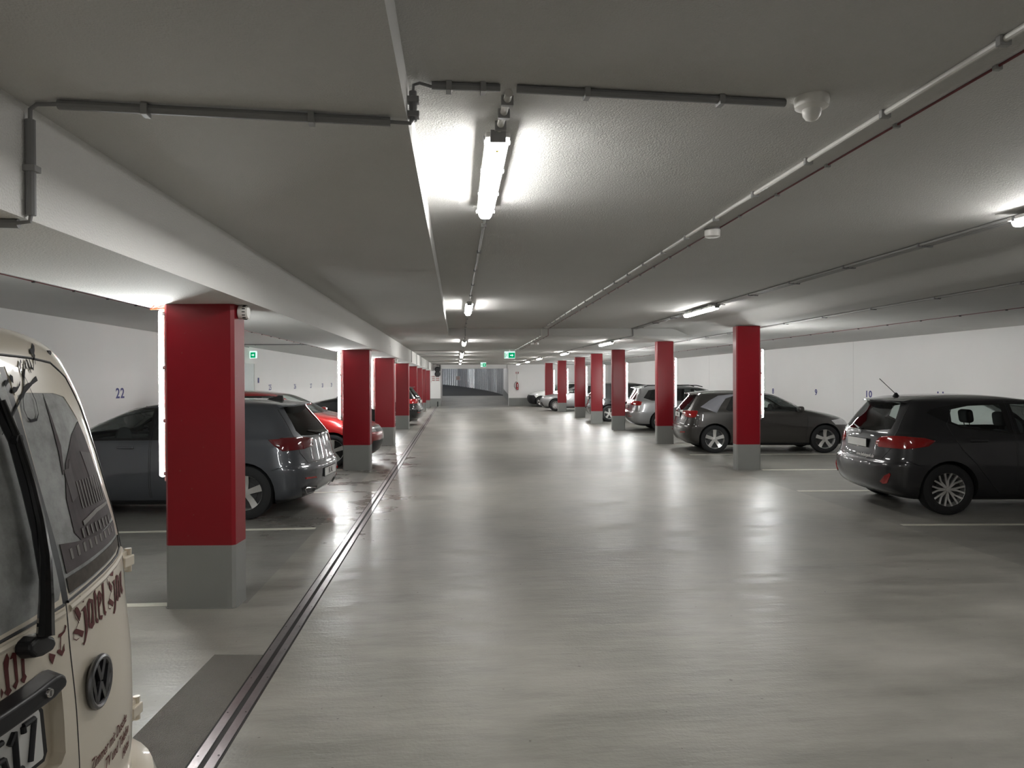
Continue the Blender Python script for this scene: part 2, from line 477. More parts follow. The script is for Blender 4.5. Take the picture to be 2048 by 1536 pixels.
def seat(root, x, y, zc=.62, top=1.12, head=True):
    mb = MB()
    mb.box((x+.22, y, zc-.06), (.50, .46, .16), bevel=.05)
    mb.box((x-.05, y, (zc+top)/2-.02), (.13, .44, top-zc), Matrix.Rotation(-.22, 3, 'Y'), bevel=.05)
    if head:
        mb.box((x-.13, y, top+.12), (.10, .24, .19), Matrix.Rotation(-.15, 3, 'Y'), bevel=.045, seg=3)
        for d in (-.06, .06): mb.tube([(x-.11, y+d, top-.02), (x-.125, y+d, top+.06)], .006, 6)
    return mb.build('seat', M['fabric'], root, smooth='auto')

def seam(root, sh, lines, r=.0035, name='panel_gap'):
    for pts in lines:
        dense = []
        for (p, q) in zip(pts[:-1], pts[1:]):
            k = max(2, int(math.hypot(q[0]-p[0], q[1]-p[1])/.08))
            dense += [(p[0]+(q[0]-p[0])*i/k, p[1]+(q[1]-p[1])*i/k) for i in range(k)]
        dense.append(pts[-1])
        for sg in (1, -1):
            mb = MB(); mb.tube([(x, sg*(sh.Y(x, z)), z) for x, z in dense], r, 5); mb.build(name, M['black'], root)

def arch(root, sh, xw, r, rw):
    n = 28; R = rw
    for sg in (1, -1):
        mb = MB()
        o = []; i_ = []
        a0, a1 = -.35, PI+.35
        for k in range(n+1):
            a = a0+(a1-a0)*k/n; x = xw+R*math.cos(a); z = r+R*math.sin(a)
            zc = max(z, sh.z[0]+.001)
            o.append(mb.bm.verts.new((x, sg*(sh.Y(x, zc)-.004), zc)))
            i_.append(mb.bm.verts.new((x, sg*.52, zc)))
        for k in range(n): mb.bm.faces.new((o[k], o[k+1], i_[k+1], i_[k]))
        c = mb.bm.verts.new((xw, sg*.52, r))
        for k in range(n): mb.bm.faces.new((i_[k], i_[k+1], c))
        mb.build('wheel_arch', M['liner'], root)

def circle(cx, cz, r, n=26): return [(cx+r*math.cos(2*PI*k/n), cz+r*math.sin(2*PI*k/n)) for k in range(n)]

GOLF = [(.17, .34, 4.02, .74, .30, 3, .5, 2.6), (.21, .20, 4.12, .81, .32, 3, .6, 2.6), (.28, .08, 4.20, .855, .36, 3, .7, 2.6),
        (.40, .015, 4.26, .885, .40, 2.9, .75, 2.5), (.52, .0, 4.28, .895, .42, 2.8, .78, 2.5), (.60, .008, 4.27, .897, .42, 2.8, .78, 2.5),
        (.65, .045, 4.25, .895, .42, 2.8, .78, 2.5), (.74, .07, 4.18, .89, .42, 2.8, .8, 2.5), (.82, .085, 4.02, .884, .42, 2.8, .8, 2.6),
        (.90, .10, 3.72, .872, .42, 2.8, .7, 2.8), (.96, .115, 3.42, .852, .42, 2.8, .6, 2.8), (1.0, .14, 3.20, .828, .42, 2.9, .5, 2.8),
        (1.05, .18, 3.02, .80, .40, 3, .45, 2.8), (1.15, .26, 2.83, .755, .38, 3.2, .42, 3), (1.25, .345, 2.62, .705, .36, 3.4, .40, 3),
        (1.33, .405, 2.42, .660, .34, 3.4, .38, 3), (1.375, .44, 2.25, .625, .34, 3.4, .36, 3), (1.405, .50, 2.05, .57, .34, 3, .34, 2.8),
        (1.43, .66, 1.85, .47, .3, 2.6, .3, 2.6), (1.447, .90, 1.62, .33, .25, 2.4, .25, 2.4), (1.455, 1.15, 1.40, .15, .1, 2.2, .1, 2.2)]

def make_car(name, label, loc, rz, body, rows=GOLF, L=4.28, H=1.456, W=1.79, wx=(.80, 3.436), wr=.325, spokes=5, wstyle='alloy', rim=.215,
             estate=0.0, side_glass=None, doors=None, tail_side=None, tail_rear=None, rear_glass=None, rearmat='privacy', backmat='glass',
             front_detail=False, three_door=False, antenna=None, rails=False, rows_mod=None, reflector=None, plate_z=.86, plate_text=None, low=False,
             arch_stripe=False, exhaust=False, wiper=True, dlo=None, pillar_text=None, dark_front=False, lens='taillight'):
    sx, sz, sy = L/4.28, H/1.456, W/1.79
    def X(x): return x*sx
    rows = [(z*sz, X(xr), X(xf), w*sy, ar*sx, nr, af*sx, nf) for z, xr, xf, w, ar, nr, af, nf in rows]
    if estate:
        rows = [(z, xr, xf, w, ar, nr, af, nf) if z < 1.0 else (z, max(.14, xr-estate*(xr-.14)), xf, w, ar, nr, af, nf) for z, xr, xf, w, ar, nr, af, nf in rows]
    sh = Shell(rows, sub=3 if low else 4, nc=9 if low else 12, ns=14 if low else 22)
    root = thing(name, label, 'car', loc, rz)
    sh.build()
    P = lambda pts: [(X(a), b*sz) for a, b in pts]
    PY = lambda pts: [(a*sy, b*sz) for a, b in pts]
    # bumper, tailgate, hood
    sh.cut(P([(-.2, .15), (-.2, .652), (.30, .652), (.46, .60), (.47, .15)]), 'rear_bumper')
    sh.cut(PY([(-.60, .66), (.60, .66), (.70, .80), (.70, 1.0), (.56, 1.385), (-.56, 1.385), (-.70, 1.0), (-.70, .80)]), 'tailgate', 'x', REAR, keep=('body',))
    if doors is None:
        doors = [[(1.96, .27), (1.96, 1.37), (2.25, 1.37), (2.62, 1.25), (3.02, 1.0), (3.06, .78), (3.0, .27)],
                 [(1.94, .27), (1.94, 1.37), (1.12, 1.33), (.93, 1.0), (1.10, .84), (1.23, .62), (1.30, .27)]]
        if three_door: doors = [[(1.72, .27), (1.70, 1.37), (2.25, 1.37), (2.62, 1.25), (3.02, 1.0), (3.06, .78), (3.0, .27)]]
    if not low:
        for d in doors: sh.cut(P(d), 'door%d|lr' % doors.index(d), 'y', SIDE, keep=('body',))
    # glazing
    if dlo is None: dlo = [(.86, 1.03), (1.12, 1.325), (1.45, 1.35), (2.22, 1.355), (2.50, 1.29), (3.02, 1.01), (3.0, .965), (1.1, .975)]
    sh.cut(P(dlo), 'window_surround|lr', 'y', SIDE)
    if side_glass is None:
        side_glass = [([(1.05, 1.0), (1.17, 1.30), (1.46, 1.328), (1.90, 1.335), (1.90, .995)], rearmat), ([(2.0, .995), (2.0, 1.335), (2.20, 1.335), (2.46, 1.275), (2.90, 1.03), (2.88, .99)], 'glass')]
    for i, (g, mt) in enumerate(side_glass): sh.cut(P(g), 'side_window_%s|lr' % ('ab'[i % 2]), 'y', SIDE, keep=('window_surround|lr',))
    if rear_glass is None: rear_glass = [(-.58, 1.0), (-.60, 1.06), (-.47, 1.345), (.47, 1.345), (.60, 1.06), (.58, 1.0), (.3, .985), (-.3, .985)]
    sh.cut(PY(rear_glass), 'rear_window', 'x', REAR)
    ws = [(-.66, 1.02), (-.50, 1.37), (.50, 1.37), (.66, 1.02)]
    sh.cut(PY(ws), 'windscreen', 'x', FRONT(X(2.0)))
    # lamps
    if tail_side is None: tail_side = [(-.1, .84), (-.1, .965), (.30, .965), (.55, .955), (.42, .80), (.2, .80)]
    if tail_rear is None: tail_rear = [[(.42, .83), (.42, .93), (.60, .965), (.95, .965), (.95, .80), (.60, .80)]]
    for t in tail_side if isinstance(tail_side[0], list) else [tail_side]: sh.cut(P(t), 'tail_lamp|lr', 'y', lambda c, n: SIDE(c, n) and abs(n.y) >= .75 and c.x < 1.2*sx)
    for t in tail_rear:
        sh.cut(PY(t), 'tail_lamp|lr', 'x', lambda c, n: REAR(c, n) and abs(n.y) < .75)
        sh.cut(PY([(-a, b) for a, b in t]), 'tail_lamp|lr', 'x', lambda c, n: REAR(c, n) and abs(n.y) < .75)
    hl = [(3.72, .66), (3.62, .76), (4.0, .80), (4.4, .74), (4.4, .64)]
    sh.cut(P(hl), 'head_lamp|lr', 'y', lambda c, n: c.x > X(3.5) and abs(c.y) > .38)
    if dark_front: sh.cut(P([(3.70, .15), (3.72, .50), (3.86, .70), (4.6, .70), (4.6, .15)]), 'front_bumper')
    if front_detail:
        sh.cut(PY([(-.38, .64), (.38, .64), (.38, .75), (-.38, .75)]), 'grille', 'x', FRONT(X(3.6)))
        sh.cut(PY([(-.62, .26), (.62, .26), (.55, .48), (-.55, .48)]), 'grille', 'x', FRONT(X(3.6)))
    R = wr+.045
    for x in wx: sh.cut(circle(x, wr, R), 'void', 'y', lambda c, n: abs(c.y) > .5)
    lowp = [(-.2, .15), (-.2, .235), (4.5, .235), (4.5, .15)]
    sh.cut(P(lowp), 'lower_trim', 'y', keep=('body', 'rear_bumper'))
    mats = {'body': body, 'rear_bumper': body, 'tailgate': body, 'door0': body, 'door1': body, 'window_surround': M['blackgloss'], 'side_window_a': M[side_glass[0][1]],
            'side_window_b': M[side_glass[-1][1]], 'rear_window': M[backmat], 'windscreen': M['glass'], 'tail_lamp': M[lens], 'head_lamp': M['clearlens'],
            'grille': M['black'], 'front_bumper': M['black'], 'lower_trim': M['black'], 'underbody': M['liner'], 'tail_glow': M['clearlens']}
    objs = sh.split(root, mats, {'tail_lamp': .006})
    for k in ('door0', 'door1'):
        for o in objs.get(k, []): o.name = 'door'
    for k in ('side_window_a', 'side_window_b'):
        for o in objs.get(k, []): o.name = 'side_window'
    for x in wx: arch(root, sh, x, wr, R)
    # gaps
    if not low:
        lines = [P(d+[d[0]]) if False else P(d) for d in doors]
        lines.append(P([(.30, .652), (.46, .60)])); seam(root, sh, lines, .0042)
        mb = MB()
        tg = [(-.60, .66), (.60, .66), (.70, .80), (.70, 1.0), (.56, 1.375)]
        pts = []
        for (a, b) in zip(tg[:-1], tg[1:]):
            for i in range(8): pts.append((a[0]+(b[0]-a[0])*i/8, a[1]+(b[1]-a[1])*i/8))
        mb.tube([(sh.XR(a*sy, b*sz), a*sy, b*sz) for a, b in pts], .004, 5)
        mb.tube([(sh.XR(a*sy, b*sz), -a*sy, b*sz) for a, b in pts[8:]], .004, 5)
        mb.build('tailgate_gap', M['black'], root)
    # wheels
    yo = sh.at(.5*sz)[2]
    for x in wx:
        for sg in (1, -1): wheel(root, x, sg*(yo-.125), wr, .21, sg, spokes, wstyle, rim)
    # mirrors and handles
    for sg in (1, -1):
        xm, zm = X(2.86), 1.02*sz; ym = sh.Y(xm, zm)
        mb = MB(); mb.box((xm, sg*(ym+.12), zm), (.13, .20, .13), bevel=.045, seg=3); mb.box((xm+.02, sg*(ym+.01), zm-.04), (.06, .08, .04), bevel=.01)
        mb.build('mirror', body, root, smooth='auto')
        if not low:
            hx = [(2.24, .885), (1.22, .90)] if not three_door else [(1.86, .885)]
            for (a, b) in hx:
                a, b = X(a), b*sz; y = sh.Y(a, b)
                mb = MB(); mb.box((a, sg*(y+.020), b), (.20, .022, .030), bevel=.010, seg=3)
                for d in (-.085, .085): mb.box((a+d, sg*(y+.006), b), (.03, .03, .026), bevel=.006)
                mb.build('door_handle', body, root, smooth='auto')
    # interior
    mb = MB(); mb.box((X(1.95), 0, .45*sz), (X(2.5), 1.35*sy, .30), bevel=.03); mb.box((X(2.86), 0, .86*sz), (.42, 1.3*sy, .16), bevel=.05)
    mb.lathe([(.16, -.012), (.185, -.012), (.185, .012), (.16, .012)], (X(2.56), .36, .92*sz), 'x', 20)
    mb.build('dashboard', M['fabric'], root)
    if not low or True:
        for y in (.36, -.36):
            seat(root, X(1.98), y, .58*sz, 1.02*sz)
            seat(root, X(1.18), y*.95, .60*sz, .95*sz)
    # tailgate furniture
    zp = plate_z*sz; w_ = .26
    xs = min(sh.XR(0, zp-.055), sh.XR(.26, zp-.055), sh.XR(0, zp+.055))
    mb = MB(); mb.box((xs-.004, 0, zp), (.014, .53, .12), bevel=.004); pl = mb.build('number_plate', M['plateink'], root)
    mb = MB(); mb.box((xs-.012, 0, zp), (.006, .51, .10)); mb.build('plate_panel', M['plate'], pl)
    if plate_text:
        t = text_mesh('plate_text', plate_text, .10, M['plateink'], pl, .0008, .72)
        t.matrix_local = Matrix.Translation((xs-.0165, 0, zp)) @ Matrix.Rotation(-PI/2, 4, 'Z') @ Matrix.Rotation(PI/2, 4, 'X')
    zb = .955*sz if not low else .95*sz; xb = sh.XR(0, zb)
    mb = MB(); mb.lathe([(.001, -.012), (.034, -.010), (.040, -.006), (.040, .004)], (xb, 0, zb), 'x', 24); mb.build('tailgate_badge', M['dullchrome'], root, smooth='auto')
    # spoiler
    xt = sh.XR(0, 1.375*sz)
    mb = MB()
    prof = [(-.13, -.004), (-.125, .012), (0, .030), (.12, .040), (.12, -.02), (0, -.03)]
    n = 11; rings = []
    for i in range(n):
        y = -.54*sy+1.08*sy*i/(n-1); k = abs(y)/(.54*sy)
        xo = sh.XR(y, 1.375*sz)
        rings.append([mb.bm.verts.new((xo+(px*(1-.35*k**4) if px < 0 else px), y*(1-.02*(px < 0)), 1.378*sz+pz-.018*k*k)) for px, pz in prof])
    for i in range(n-1):
        for q in range(6): mb.bm.faces.new((rings[i][q], rings[i][(q+1) % 6], rings[i+1][(q+1) % 6], rings[i+1][q]))
    mb.bm.faces.new(rings[0]); mb.bm.faces.new(rings[-1][::-1])
    mb.build('roof_spoiler', body, root, smooth='auto')
    if wiper:
        mb = MB(); xw = sh.XR(0, 1.0*sz)
        mb.tube([(xw-.02, .0, 1.0*sz), (xw-.02, 0, 1.01*sz)], .025, 10)
        mb.tube([(xw-.03, .0, 1.0*sz), (sh.XR(.2, 1.03*sz)-.02, .2*sy, 1.03*sz), (sh.XR(.36, 1.05*sz)-.015, .36*sy, 1.05*sz)], [.012, .008, .006], 6)
        mb.build('rear_wiper', M['black'], root)
    # reflectors low in the bumper
    for sg in (1, -1):
        rp = reflector or [(.50, .46), (.52, .485), (.72, .495), (.72, .475)]
        mb = MB(); f = []
        for a, b in rp:
            f.append((sh.XR(a*sy, b*sz)-.006, sg*a*sy, b*sz))
        mb.bm.faces.new([mb.bm.verts.new(p) for p in f])
        o = mb.build('reflector', M['taillight'], root); md = o.modifiers.new('t', 'SOLIDIFY'); md.thickness = .012; md.offset = 0
    if exhaust:
        for sg in (1, -1):
            mb = MB(); o = [(.34, .25), (.42, .34), (.70, .385), (.76, .37), (.66, .26)]
            mb.bm.faces.new([mb.bm.verts.new((sh.XR(a, b)-.008, sg*a, b)) for a, b in o])
            o = mb.build('lower_trim', M['black'], root); md = o.modifiers.new('t', 'SOLIDIFY'); md.thickness = .012; md.offset = 0
        for sg in (1, -1):
            mb = MB(); o = [(.43, .275), (.48, .335), (.69, .362), (.72, .352), (.63, .285), (.43, .275)]
            mb.tube([(sh.XR(a, b)-.018, sg*a, b) for a, b in o], .008, 6); mb.build('exhaust_trim', M['chrome'], root, smooth='auto')
    if antenna == 'rod':
        mb = MB(); mb.lathe([(.045, 0), (.035, .02), (.015, .05), (.001, .055)], (X(.62), 0, 1.418*sz), 'z', 12)
        mb.tube([(X(.62), 0, 1.45*sz), (X(.62)-.22, 0, 1.45*sz+.21)], .0045, 6); mb.build('antenna', M['black'], root, smooth='auto')
    elif antenna == 'fin':
        mb = MB(); mb.prism([(-.11, .0), (-.10, .055), (-.05, .055), (.13, -.0), (.13, -.02), (-.11, -.02)], -.02, .02, lambda u, v, h: (X(.72)+u, h*(1-.6*max(0, v)/.055), 1.435*sz+v))
        mb.build('antenna', M['blackgloss'], root)
    if rails:
        for sg in (1, -1):
            xs_ = [.50, .62, 1.0, 1.6, 2.1, 2.28]; mb = MB()
            mb.tube([(X(x), sg*.565, 1.405*sz+(.0 if i in (0, 5) else .045)) for i, x in enumerate(xs_)], .014, 8); mb.build('roof_rail', M['black'], root, smooth='auto')
    if arch_stripe:
        # contrasting roof arch from the windscreen pillar down to the tail
        mb = MB()
        pts = [(.66, 1.005), (.84, 1.17), (1.02, 1.30), (1.30, 1.352), (1.8, 1.374), (2.25, 1.352), (2.62, 1.235), (3.0, 1.03)]
        wd = [.27, .20, .13, .06, .035, .03, .03, .035]
        for sg in (1, -1):
            ra, rb = [], []
            dense = []
            for i in range(len(pts)-1):
                for k in range(6):
                    t = k/6; dense.append((pts[i][0]*(1-t)+pts[i+1][0]*t, pts[i][1]*(1-t)+pts[i+1][1]*t, wd[i]*(1-t)+wd[i+1]*t))
            for x, z, w in dense:
                x0, x1, z0, z1 = X(x-w*.7), X(x+w*.7), (z+w*.25)*sz, (z-w*.25)*sz
                ra.append(mb.bm.verts.new((x0, sg*(sh.Y(x0, z0)+.004), z0))); rb.append(mb.bm.verts.new((x1, sg*(sh.Y(x1, z1)+.004), z1)))
            for i in range(len(ra)-1): mb.bm.faces.new((ra[i], ra[i+1], rb[i+1], rb[i]))
        o = mb.build('roof_arch', M['archsilver'], root, smooth=True); md = o.modifiers.new('t', 'SOLIDIFY'); md.thickness = .006; md.offset = 0
    root['_sh'] = 0; del root['_sh']
    return root, sh
# ------------------------------------------------------------------ the delivery van in the foreground (rear doors towards the aisle)
VR = [(.22, .16, 4.2, .80, .40, 3.0, .5, 2.6), (.30, .03, 4.32, .865, .45, 3.3, .6, 2.6), (.45, .0, 4.38, .885, .45, 3.3, .7, 2.6), (.60, -.01, 4.38, .887, .45, 3.3, .7, 2.6),
      (.75, -.015, 4.32, .892, .45, 3.3, .7, 2.6), (.90, -.018, 4.15, .895, .45, 3.3, .7, 2.6), (1.00, -.014, 3.7, .90, .45, 3.3, .5, 2.6), (1.06, -.010, 3.45, .90, .45, 3.3, .5, 2.6),
      (1.157, .0, 3.3, .90, .45, 3.3, .5, 3), (1.25, 0.008, 3.18, 0.9, .45, 3.3, .5, 3), (1.35, 0.028, 3.05, 0.9, .45, 3.3, .5, 3), (1.45, 0.055, 2.9, 0.9, .45, 3.3, .5, 3), (1.53, 0.076, 2.8, 0.9, .45, 3.3, .5, 3), (1.6, 0.095, 2.7, 0.897, .45, 3.3, .5, 3), (1.66, 0.112, 2.6, 0.888, .45, 3.3, .5, 3), (1.72, 0.132, 2.47, 0.87, .45, 3.3, .5, 3), (1.76, 0.148, 2.38, 0.85, .45, 3.3, .5, 3), (1.79, 0.17, 2.28, 0.81, .45, 3.3, .5, 3), (1.81, 0.2, 2.2, 0.75, .45, 3.3, .5, 3), (1.826, .26, 2.12, .64, .45, 3, .5, 3), (1.842, .42, 2.0, .42, .40, 2.6, .4, 2.6), (1.850, .70, 1.8, .18, .3, 2.5, .3, 2.5)]
M['cream'] = principled('cream_van_paint', (.72, .655, .545), .32, coat=.7, coat_rough=.04, vary=.02, scale=3)
vsh = Shell(VR, sub=4, nc=22, ns=22)
van = thing('delivery_van', 'cream van with printed rear windows and dark red lettering, nearest vehicle on the left', 'van', (-.802, 1.09, 0), math.atan2(.09, -1.0))
vsh.build()
VREAR = lambda c, n: c.x < .75 and n.x < .05
def mir(p): return [(-a, b) for a, b in p]
WIN_R = [(.412, 1.662), (.44, 1.667), (.551, 1.664), (.60, 1.655), (.642, 1.60), (.680, 1.47), (.706, 1.36), (.715, 1.315), (.706, 1.290), (.66, 1.281), (.556, 1.271), (.468, 1.262), (.412, 1.257), (.404, 1.276), (.402, 1.412), (.403, 1.603)]
FILM_R = [(.403, 1.663), (.403, 1.722), (.50, 1.715), (.585, 1.703), (.622, 1.68), (.642, 1.60), (.60, 1.655), (.551, 1.664), (.44, 1.667)]
WIN_L = [(.388, 1.705), (.386, 1.60), (.386, 1.424), (.385, 1.275), (.374, 1.259), (.284, 1.252), (.1, 1.245), (-.3, 1.245), (-.56, 1.262), (-.66, 1.29), (-.63, 1.50), (-.56, 1.66), (-.3, 1.715), (.1, 1.72)]
SURR = [(.397, 1.732), (.62, 1.715), (.66, 1.62), (.72, 1.33), (.722, 1.29), (.70, 1.276), (.55, 1.262), (.41, 1.247), (.28, 1.243), (.1, 1.236), (-.3, 1.236), (-.6, 1.25), (-.69, 1.28), (-.65, 1.52), (-.57, 1.69), (-.3, 1.735), (.1, 1.738)]
# door outlines (gaps), glazing, recess behind the plate
DR = [(.394, .50), (.394, 1.745), (.507, 1.741), (.60, 1.733), (.665, 1.70), (.70, 1.62), (.745, 1.45), (.775, 1.27), (.79, 1.10), (.79, .50)]
DL = [(.390, .50), (.390, 1.745), (0, 1.752), (-.45, 1.745), (-.60, 1.733), (-.665, 1.70), (-.70, 1.62), (-.745, 1.45), (-.775, 1.27), (-.79, 1.10), (-.79, .50)]
vsh.cut(mir(DR), 'narrow_rear_door', 'x', VREAR, keep=('body',))
vsh.cut(mir(DL), 'wide_rear_door', 'x', VREAR, keep=('body',))
DOORS = ('narrow_rear_door', 'wide_rear_door')
vsh.cut(mir([(.384, 1.72), (.400, 1.72), (.404, 1.245), (.384, 1.245)]), 'door_rubber', 'x', VREAR)
vsh.cut(mir(WIN_R), 'printed_window', 'x', VREAR, keep=('narrow_rear_door',))
vsh.cut(mir(WIN_L), 'rear_window', 'x', VREAR, keep=('wide_rear_door',))
vsh.cut(mir([(.345, 1.12), (.352, 1.09), (.350, .97), (.335, .955), (-.35, .94), (-.36, 1.12)]), 'plate_recess', 'x', VREAR)
for x in (.90, 3.58): vsh.cut(circle(x, .33, .375), 'void', 'y', lambda c, n: abs(c.y) > .5)
vsh.cut([(1.05, 1.20), (1.12, 1.62), (1.9, 1.64), (1.9, 1.18)], 'side_window|lr', 'y', SIDE)
vsh.cut([(2.0, 1.18), (2.0, 1.64), (2.55, 1.60), (3.0, 1.20)], 'side_window|lr', 'y', SIDE)
vsh.cut([(-.62, 1.2), (-.5, 1.7), (.5, 1.7), (.62, 1.2)], 'windscreen', 'x', FRONT(2.0))
cr = M['cream']
vo = vsh.split(van, {'body': cr, 'narrow_rear_door': cr, 'wide_rear_door': cr, 'door_rubber': M['black'], 'printed_window': M['print'], 'rear_window': M['print'], 'plate_recess': cr,
                     'side_window': M['privacy'], 'windscreen': M['glass'], 'underbody': M['liner']})
# press the plate recess inwards with side walls
ro = vo['plate_recess'][0]
bm = bmesh.new(); bm.from_mesh(ro.data)
ret = bmesh.ops.extrude_face_region(bm, geom=bm.faces[:])
nv = [g for g in ret['geom'] if isinstance(g, bmesh.types.BMVert)]
fo = [f for f in bm.faces if not any(v in set(nv) for v in f.verts)]
bmesh.ops.delete(bm, geom=fo, context='FACES_KEEP_BOUNDARY') if False else bmesh.ops.delete(bm, geom=fo, context='FACES_ONLY')
for v in nv: v.co.x += .028
bmesh.ops.recalc_face_normals(bm, faces=bm.faces[:]); bm.to_mesh(ro.data); bm.free()
for p in ro.data.polygons: p.use_smooth = False
ndoor = vo['narrow_rear_door'][0]; wdoor = vo['wide_rear_door'][0]
pwin = vo['printed_window'][0]
for o in (pwin,): o['label'] = 'window with a printed grey townscape'

def V(s, z, off=0.0): return Vector((vsh.XR(s, z)-off, -s, z))
def ribbon(mb, pts, w, off):
    P = [V(a, b, off) for a, b in pts]; pr = None; n = len(P)
    for i in range(n):
        t = (P[min(i+1, n-1)]-P[max(i-1, 0)]).normalized(); b = t.cross(Vector((1, .3, 0))).normalized()
        k = .35 if i in (0, n-1) else 1
        a_, c_ = mb.bm.verts.new(P[i]-b*w*.5*k), mb.bm.verts.new(P[i]+b*w*.5*k)
        if pr: mb.bm.faces.new((pr[0], a_, c_, pr[1]))
        pr = (a_, c_)
def decal(name, polys, lines, mat, off, parent, th=.0006):
    mb = MB()
    for p in polys:
        # subdivide long edges so that the film follows the curved door
        q = []
        for a, b in zip(p, p[1:]+p[:1]):
            k = max(1, int(math.hypot(a[0]-b[0], a[1]-b[1])/.02))
            q += [(a[0]+(b[0]-a[0])*i/k, a[1]+(b[1]-a[1])*i/k) for i in range(k)]
        mb.bm.faces.new([mb.bm.verts.new(V(a, b, off)) for a, b in q])
    for p, w in lines: ribbon(mb, p, w, off)
    bmesh.ops.triangulate(mb.bm, faces=mb.bm.faces[:])
    o = mb.build(name, mat, parent, merge=False); md = o.modifiers.new('t', 'SOLIDIFY'); md.thickness = th; md.offset = 0
    return o
RED=[
[(.446, 1.245), (.462, 1.238), (.456, 1.228), (.432, 1.239)] ,
[(.426, 1.231), (.434, 1.223), (.442, 1.209), (.434, 1.197), (.428, 1.208), (.42, 1.221)] ,
[(.42, 1.186), (.448, 1.171), (.44, 1.161), (.426, 1.172), (.408, 1.18), (.414, 1.185)] ,
[(.442, 1.214), (.462, 1.22), (.464, 1.212), (.466, 1.178), (.462, 1.165), (.452, 1.15), (.444, 1.143), (.438, 1.15), (.446, 1.148), (.452, 1.161), (.456, 1.174), (.454, 1.211)] ,
[(.48, 1.229), (.496, 1.222), (.494, 1.196), (.488, 1.198), (.488, 1.217), (.48, 1.219), (.478, 1.202), (.47, 1.204), (.47, 1.221)] ,
[(.47, 1.204), (.478, 1.202), (.476, 1.178), (.482, 1.176), (.488, 1.198), (.494, 1.196), (.494, 1.17), (.482, 1.164), (.47, 1.17)] ,
[(.512, 1.247), (.51, 1.233), (.516, 1.22), (.51, 1.215), (.506, 1.18), (.514, 1.171), (.51, 1.166), (.502, 1.171), (.502, 1.215), (.502, 1.232)] ,
[(.528, 1.232), (.54, 1.219), (.536, 1.208), (.52, 1.194), (.52, 1.199), (.53, 1.208), (.53, 1.216), (.524, 1.218), (.522, 1.179), (.536, 1.175), (.53, 1.167), (.518, 1.173), (.518, 1.212), (.52, 1.224)] ,
[(.558, 1.252), (.554, 1.238), (.548, 1.195), (.55, 1.18), (.556, 1.176), (.55, 1.169), (.544, 1.175), (.542, 1.205), (.546, 1.245)] ,
[(.602, 1.255), (.62, 1.249), (.614, 1.24), (.59, 1.248)] ,
[(.584, 1.237), (.602, 1.22), (.594, 1.208), (.586, 1.219)] ,
[(.58, 1.198), (.605, 1.182), (.595, 1.175), (.57, 1.191)] ,
[(.606, 1.228), (.622, 1.23), (.62, 1.205), (.621, 1.18), (.613, 1.164), (.603, 1.156), (.595, 1.159), (.603, 1.164), (.613, 1.182), (.614, 1.22)] ,
[(.642, 1.235), (.656, 1.229), (.659, 1.204), (.657, 1.177), (.647, 1.182), (.652, 1.221), (.644, 1.222), (.639, 1.189), (.645, 1.182), (.635, 1.175), (.627, 1.179), (.632, 1.225), (.636, 1.234)] ,
[(.668, 1.229), (.687, 1.232), (.683, 1.221), (.677, 1.202), (.689, 1.185), (.677, 1.178), (.669, 1.187), (.667, 1.215)] ,
[(.214, 1.215), (.218, 1.205), (.214, 1.188), (.214, 1.155), (.218, 1.148), (.208, 1.143), (.2, 1.152), (.206, 1.155), (.204, 1.202)] ,
[(.22, 1.202), (.228, 1.211), (.236, 1.207), (.236, 1.195), (.236, 1.156), (.228, 1.146), (.222, 1.154), (.23, 1.159), (.228, 1.201)] ,
[(.238, 1.205), (.246, 1.213), (.256, 1.207), (.256, 1.196), (.254, 1.163), (.258, 1.156), (.25, 1.147), (.242, 1.156), (.248, 1.159), (.248, 1.199)] ,
[(.194, 1.162), (.198, 1.154), (.192, 1.146)] ,
[(.356, 1.191), (.36, 1.196), (.372, 1.196), (.38, 1.198), (.382, 1.207), (.386, 1.203), (.38, 1.194), (.366, 1.189)] ,
[(.352, 1.168), (.36, 1.167), (.366, 1.159), (.374, 1.172), (.374, 1.159), (.364, 1.152), (.35, 1.164)] ,
[(.326, 1.172), (.344, 1.162), (.332, 1.148), (.326, 1.16)] ,
[(.364, 1.189), (.366, 1.189), (.362, 1.166), (.36, 1.167)] ,
]
REDL=[
( [(.428, 1.232), (.418, 1.237), (.414, 1.23), (.42, 1.209), (.432, 1.193)] , .0016 ),
( [(.434, 1.238), (.428, 1.231)] , .0016 ),
( [(.44, 1.205), (.42, 1.186)] , .0025 ),
( [(.41, 1.179), (.408, 1.169), (.418, 1.163), (.428, 1.164)] , .0018 ),
( [(.586, 1.244), (.576, 1.247), (.576, 1.234), (.59, 1.214)] , .0014 ),
( [(.6, 1.214), (.576, 1.198)] , .002 ),
( [(.572, 1.19), (.57, 1.18), (.578, 1.175), (.584, 1.176)] , .0015 ),
( [(.464, 1.245), (.46, 1.239)] , .001 ),
]
INK=[
[(.527, 1.763), (.537, 1.762), (.562, 1.776), (.560, 1.770), (.545, 1.760), (.533, 1.752), (.531, 1.746), (.521, 1.742), (.525, 1.751), (.517, 1.752)] ,
[(.499, 1.702), (.499, 1.692), (.473, 1.684), (.437, 1.667), (.415, 1.653), (.407, 1.653), (.421, 1.662), (.439, 1.678), (.457, 1.687), (.469, 1.688)] ,
[(.408, 1.705), (.414, 1.701), (.408, 1.687), (.404, 1.691), (.404, 1.7)] ,
[(.434, 1.692), (.428, 1.683), (.411, 1.671), (.401, 1.667), (.396, 1.673), (.404, 1.68), (.414, 1.679), (.422, 1.681)] ,
[(.38, 1.689), (.398, 1.697), (.394, 1.689), (.38, 1.68)] ,
]
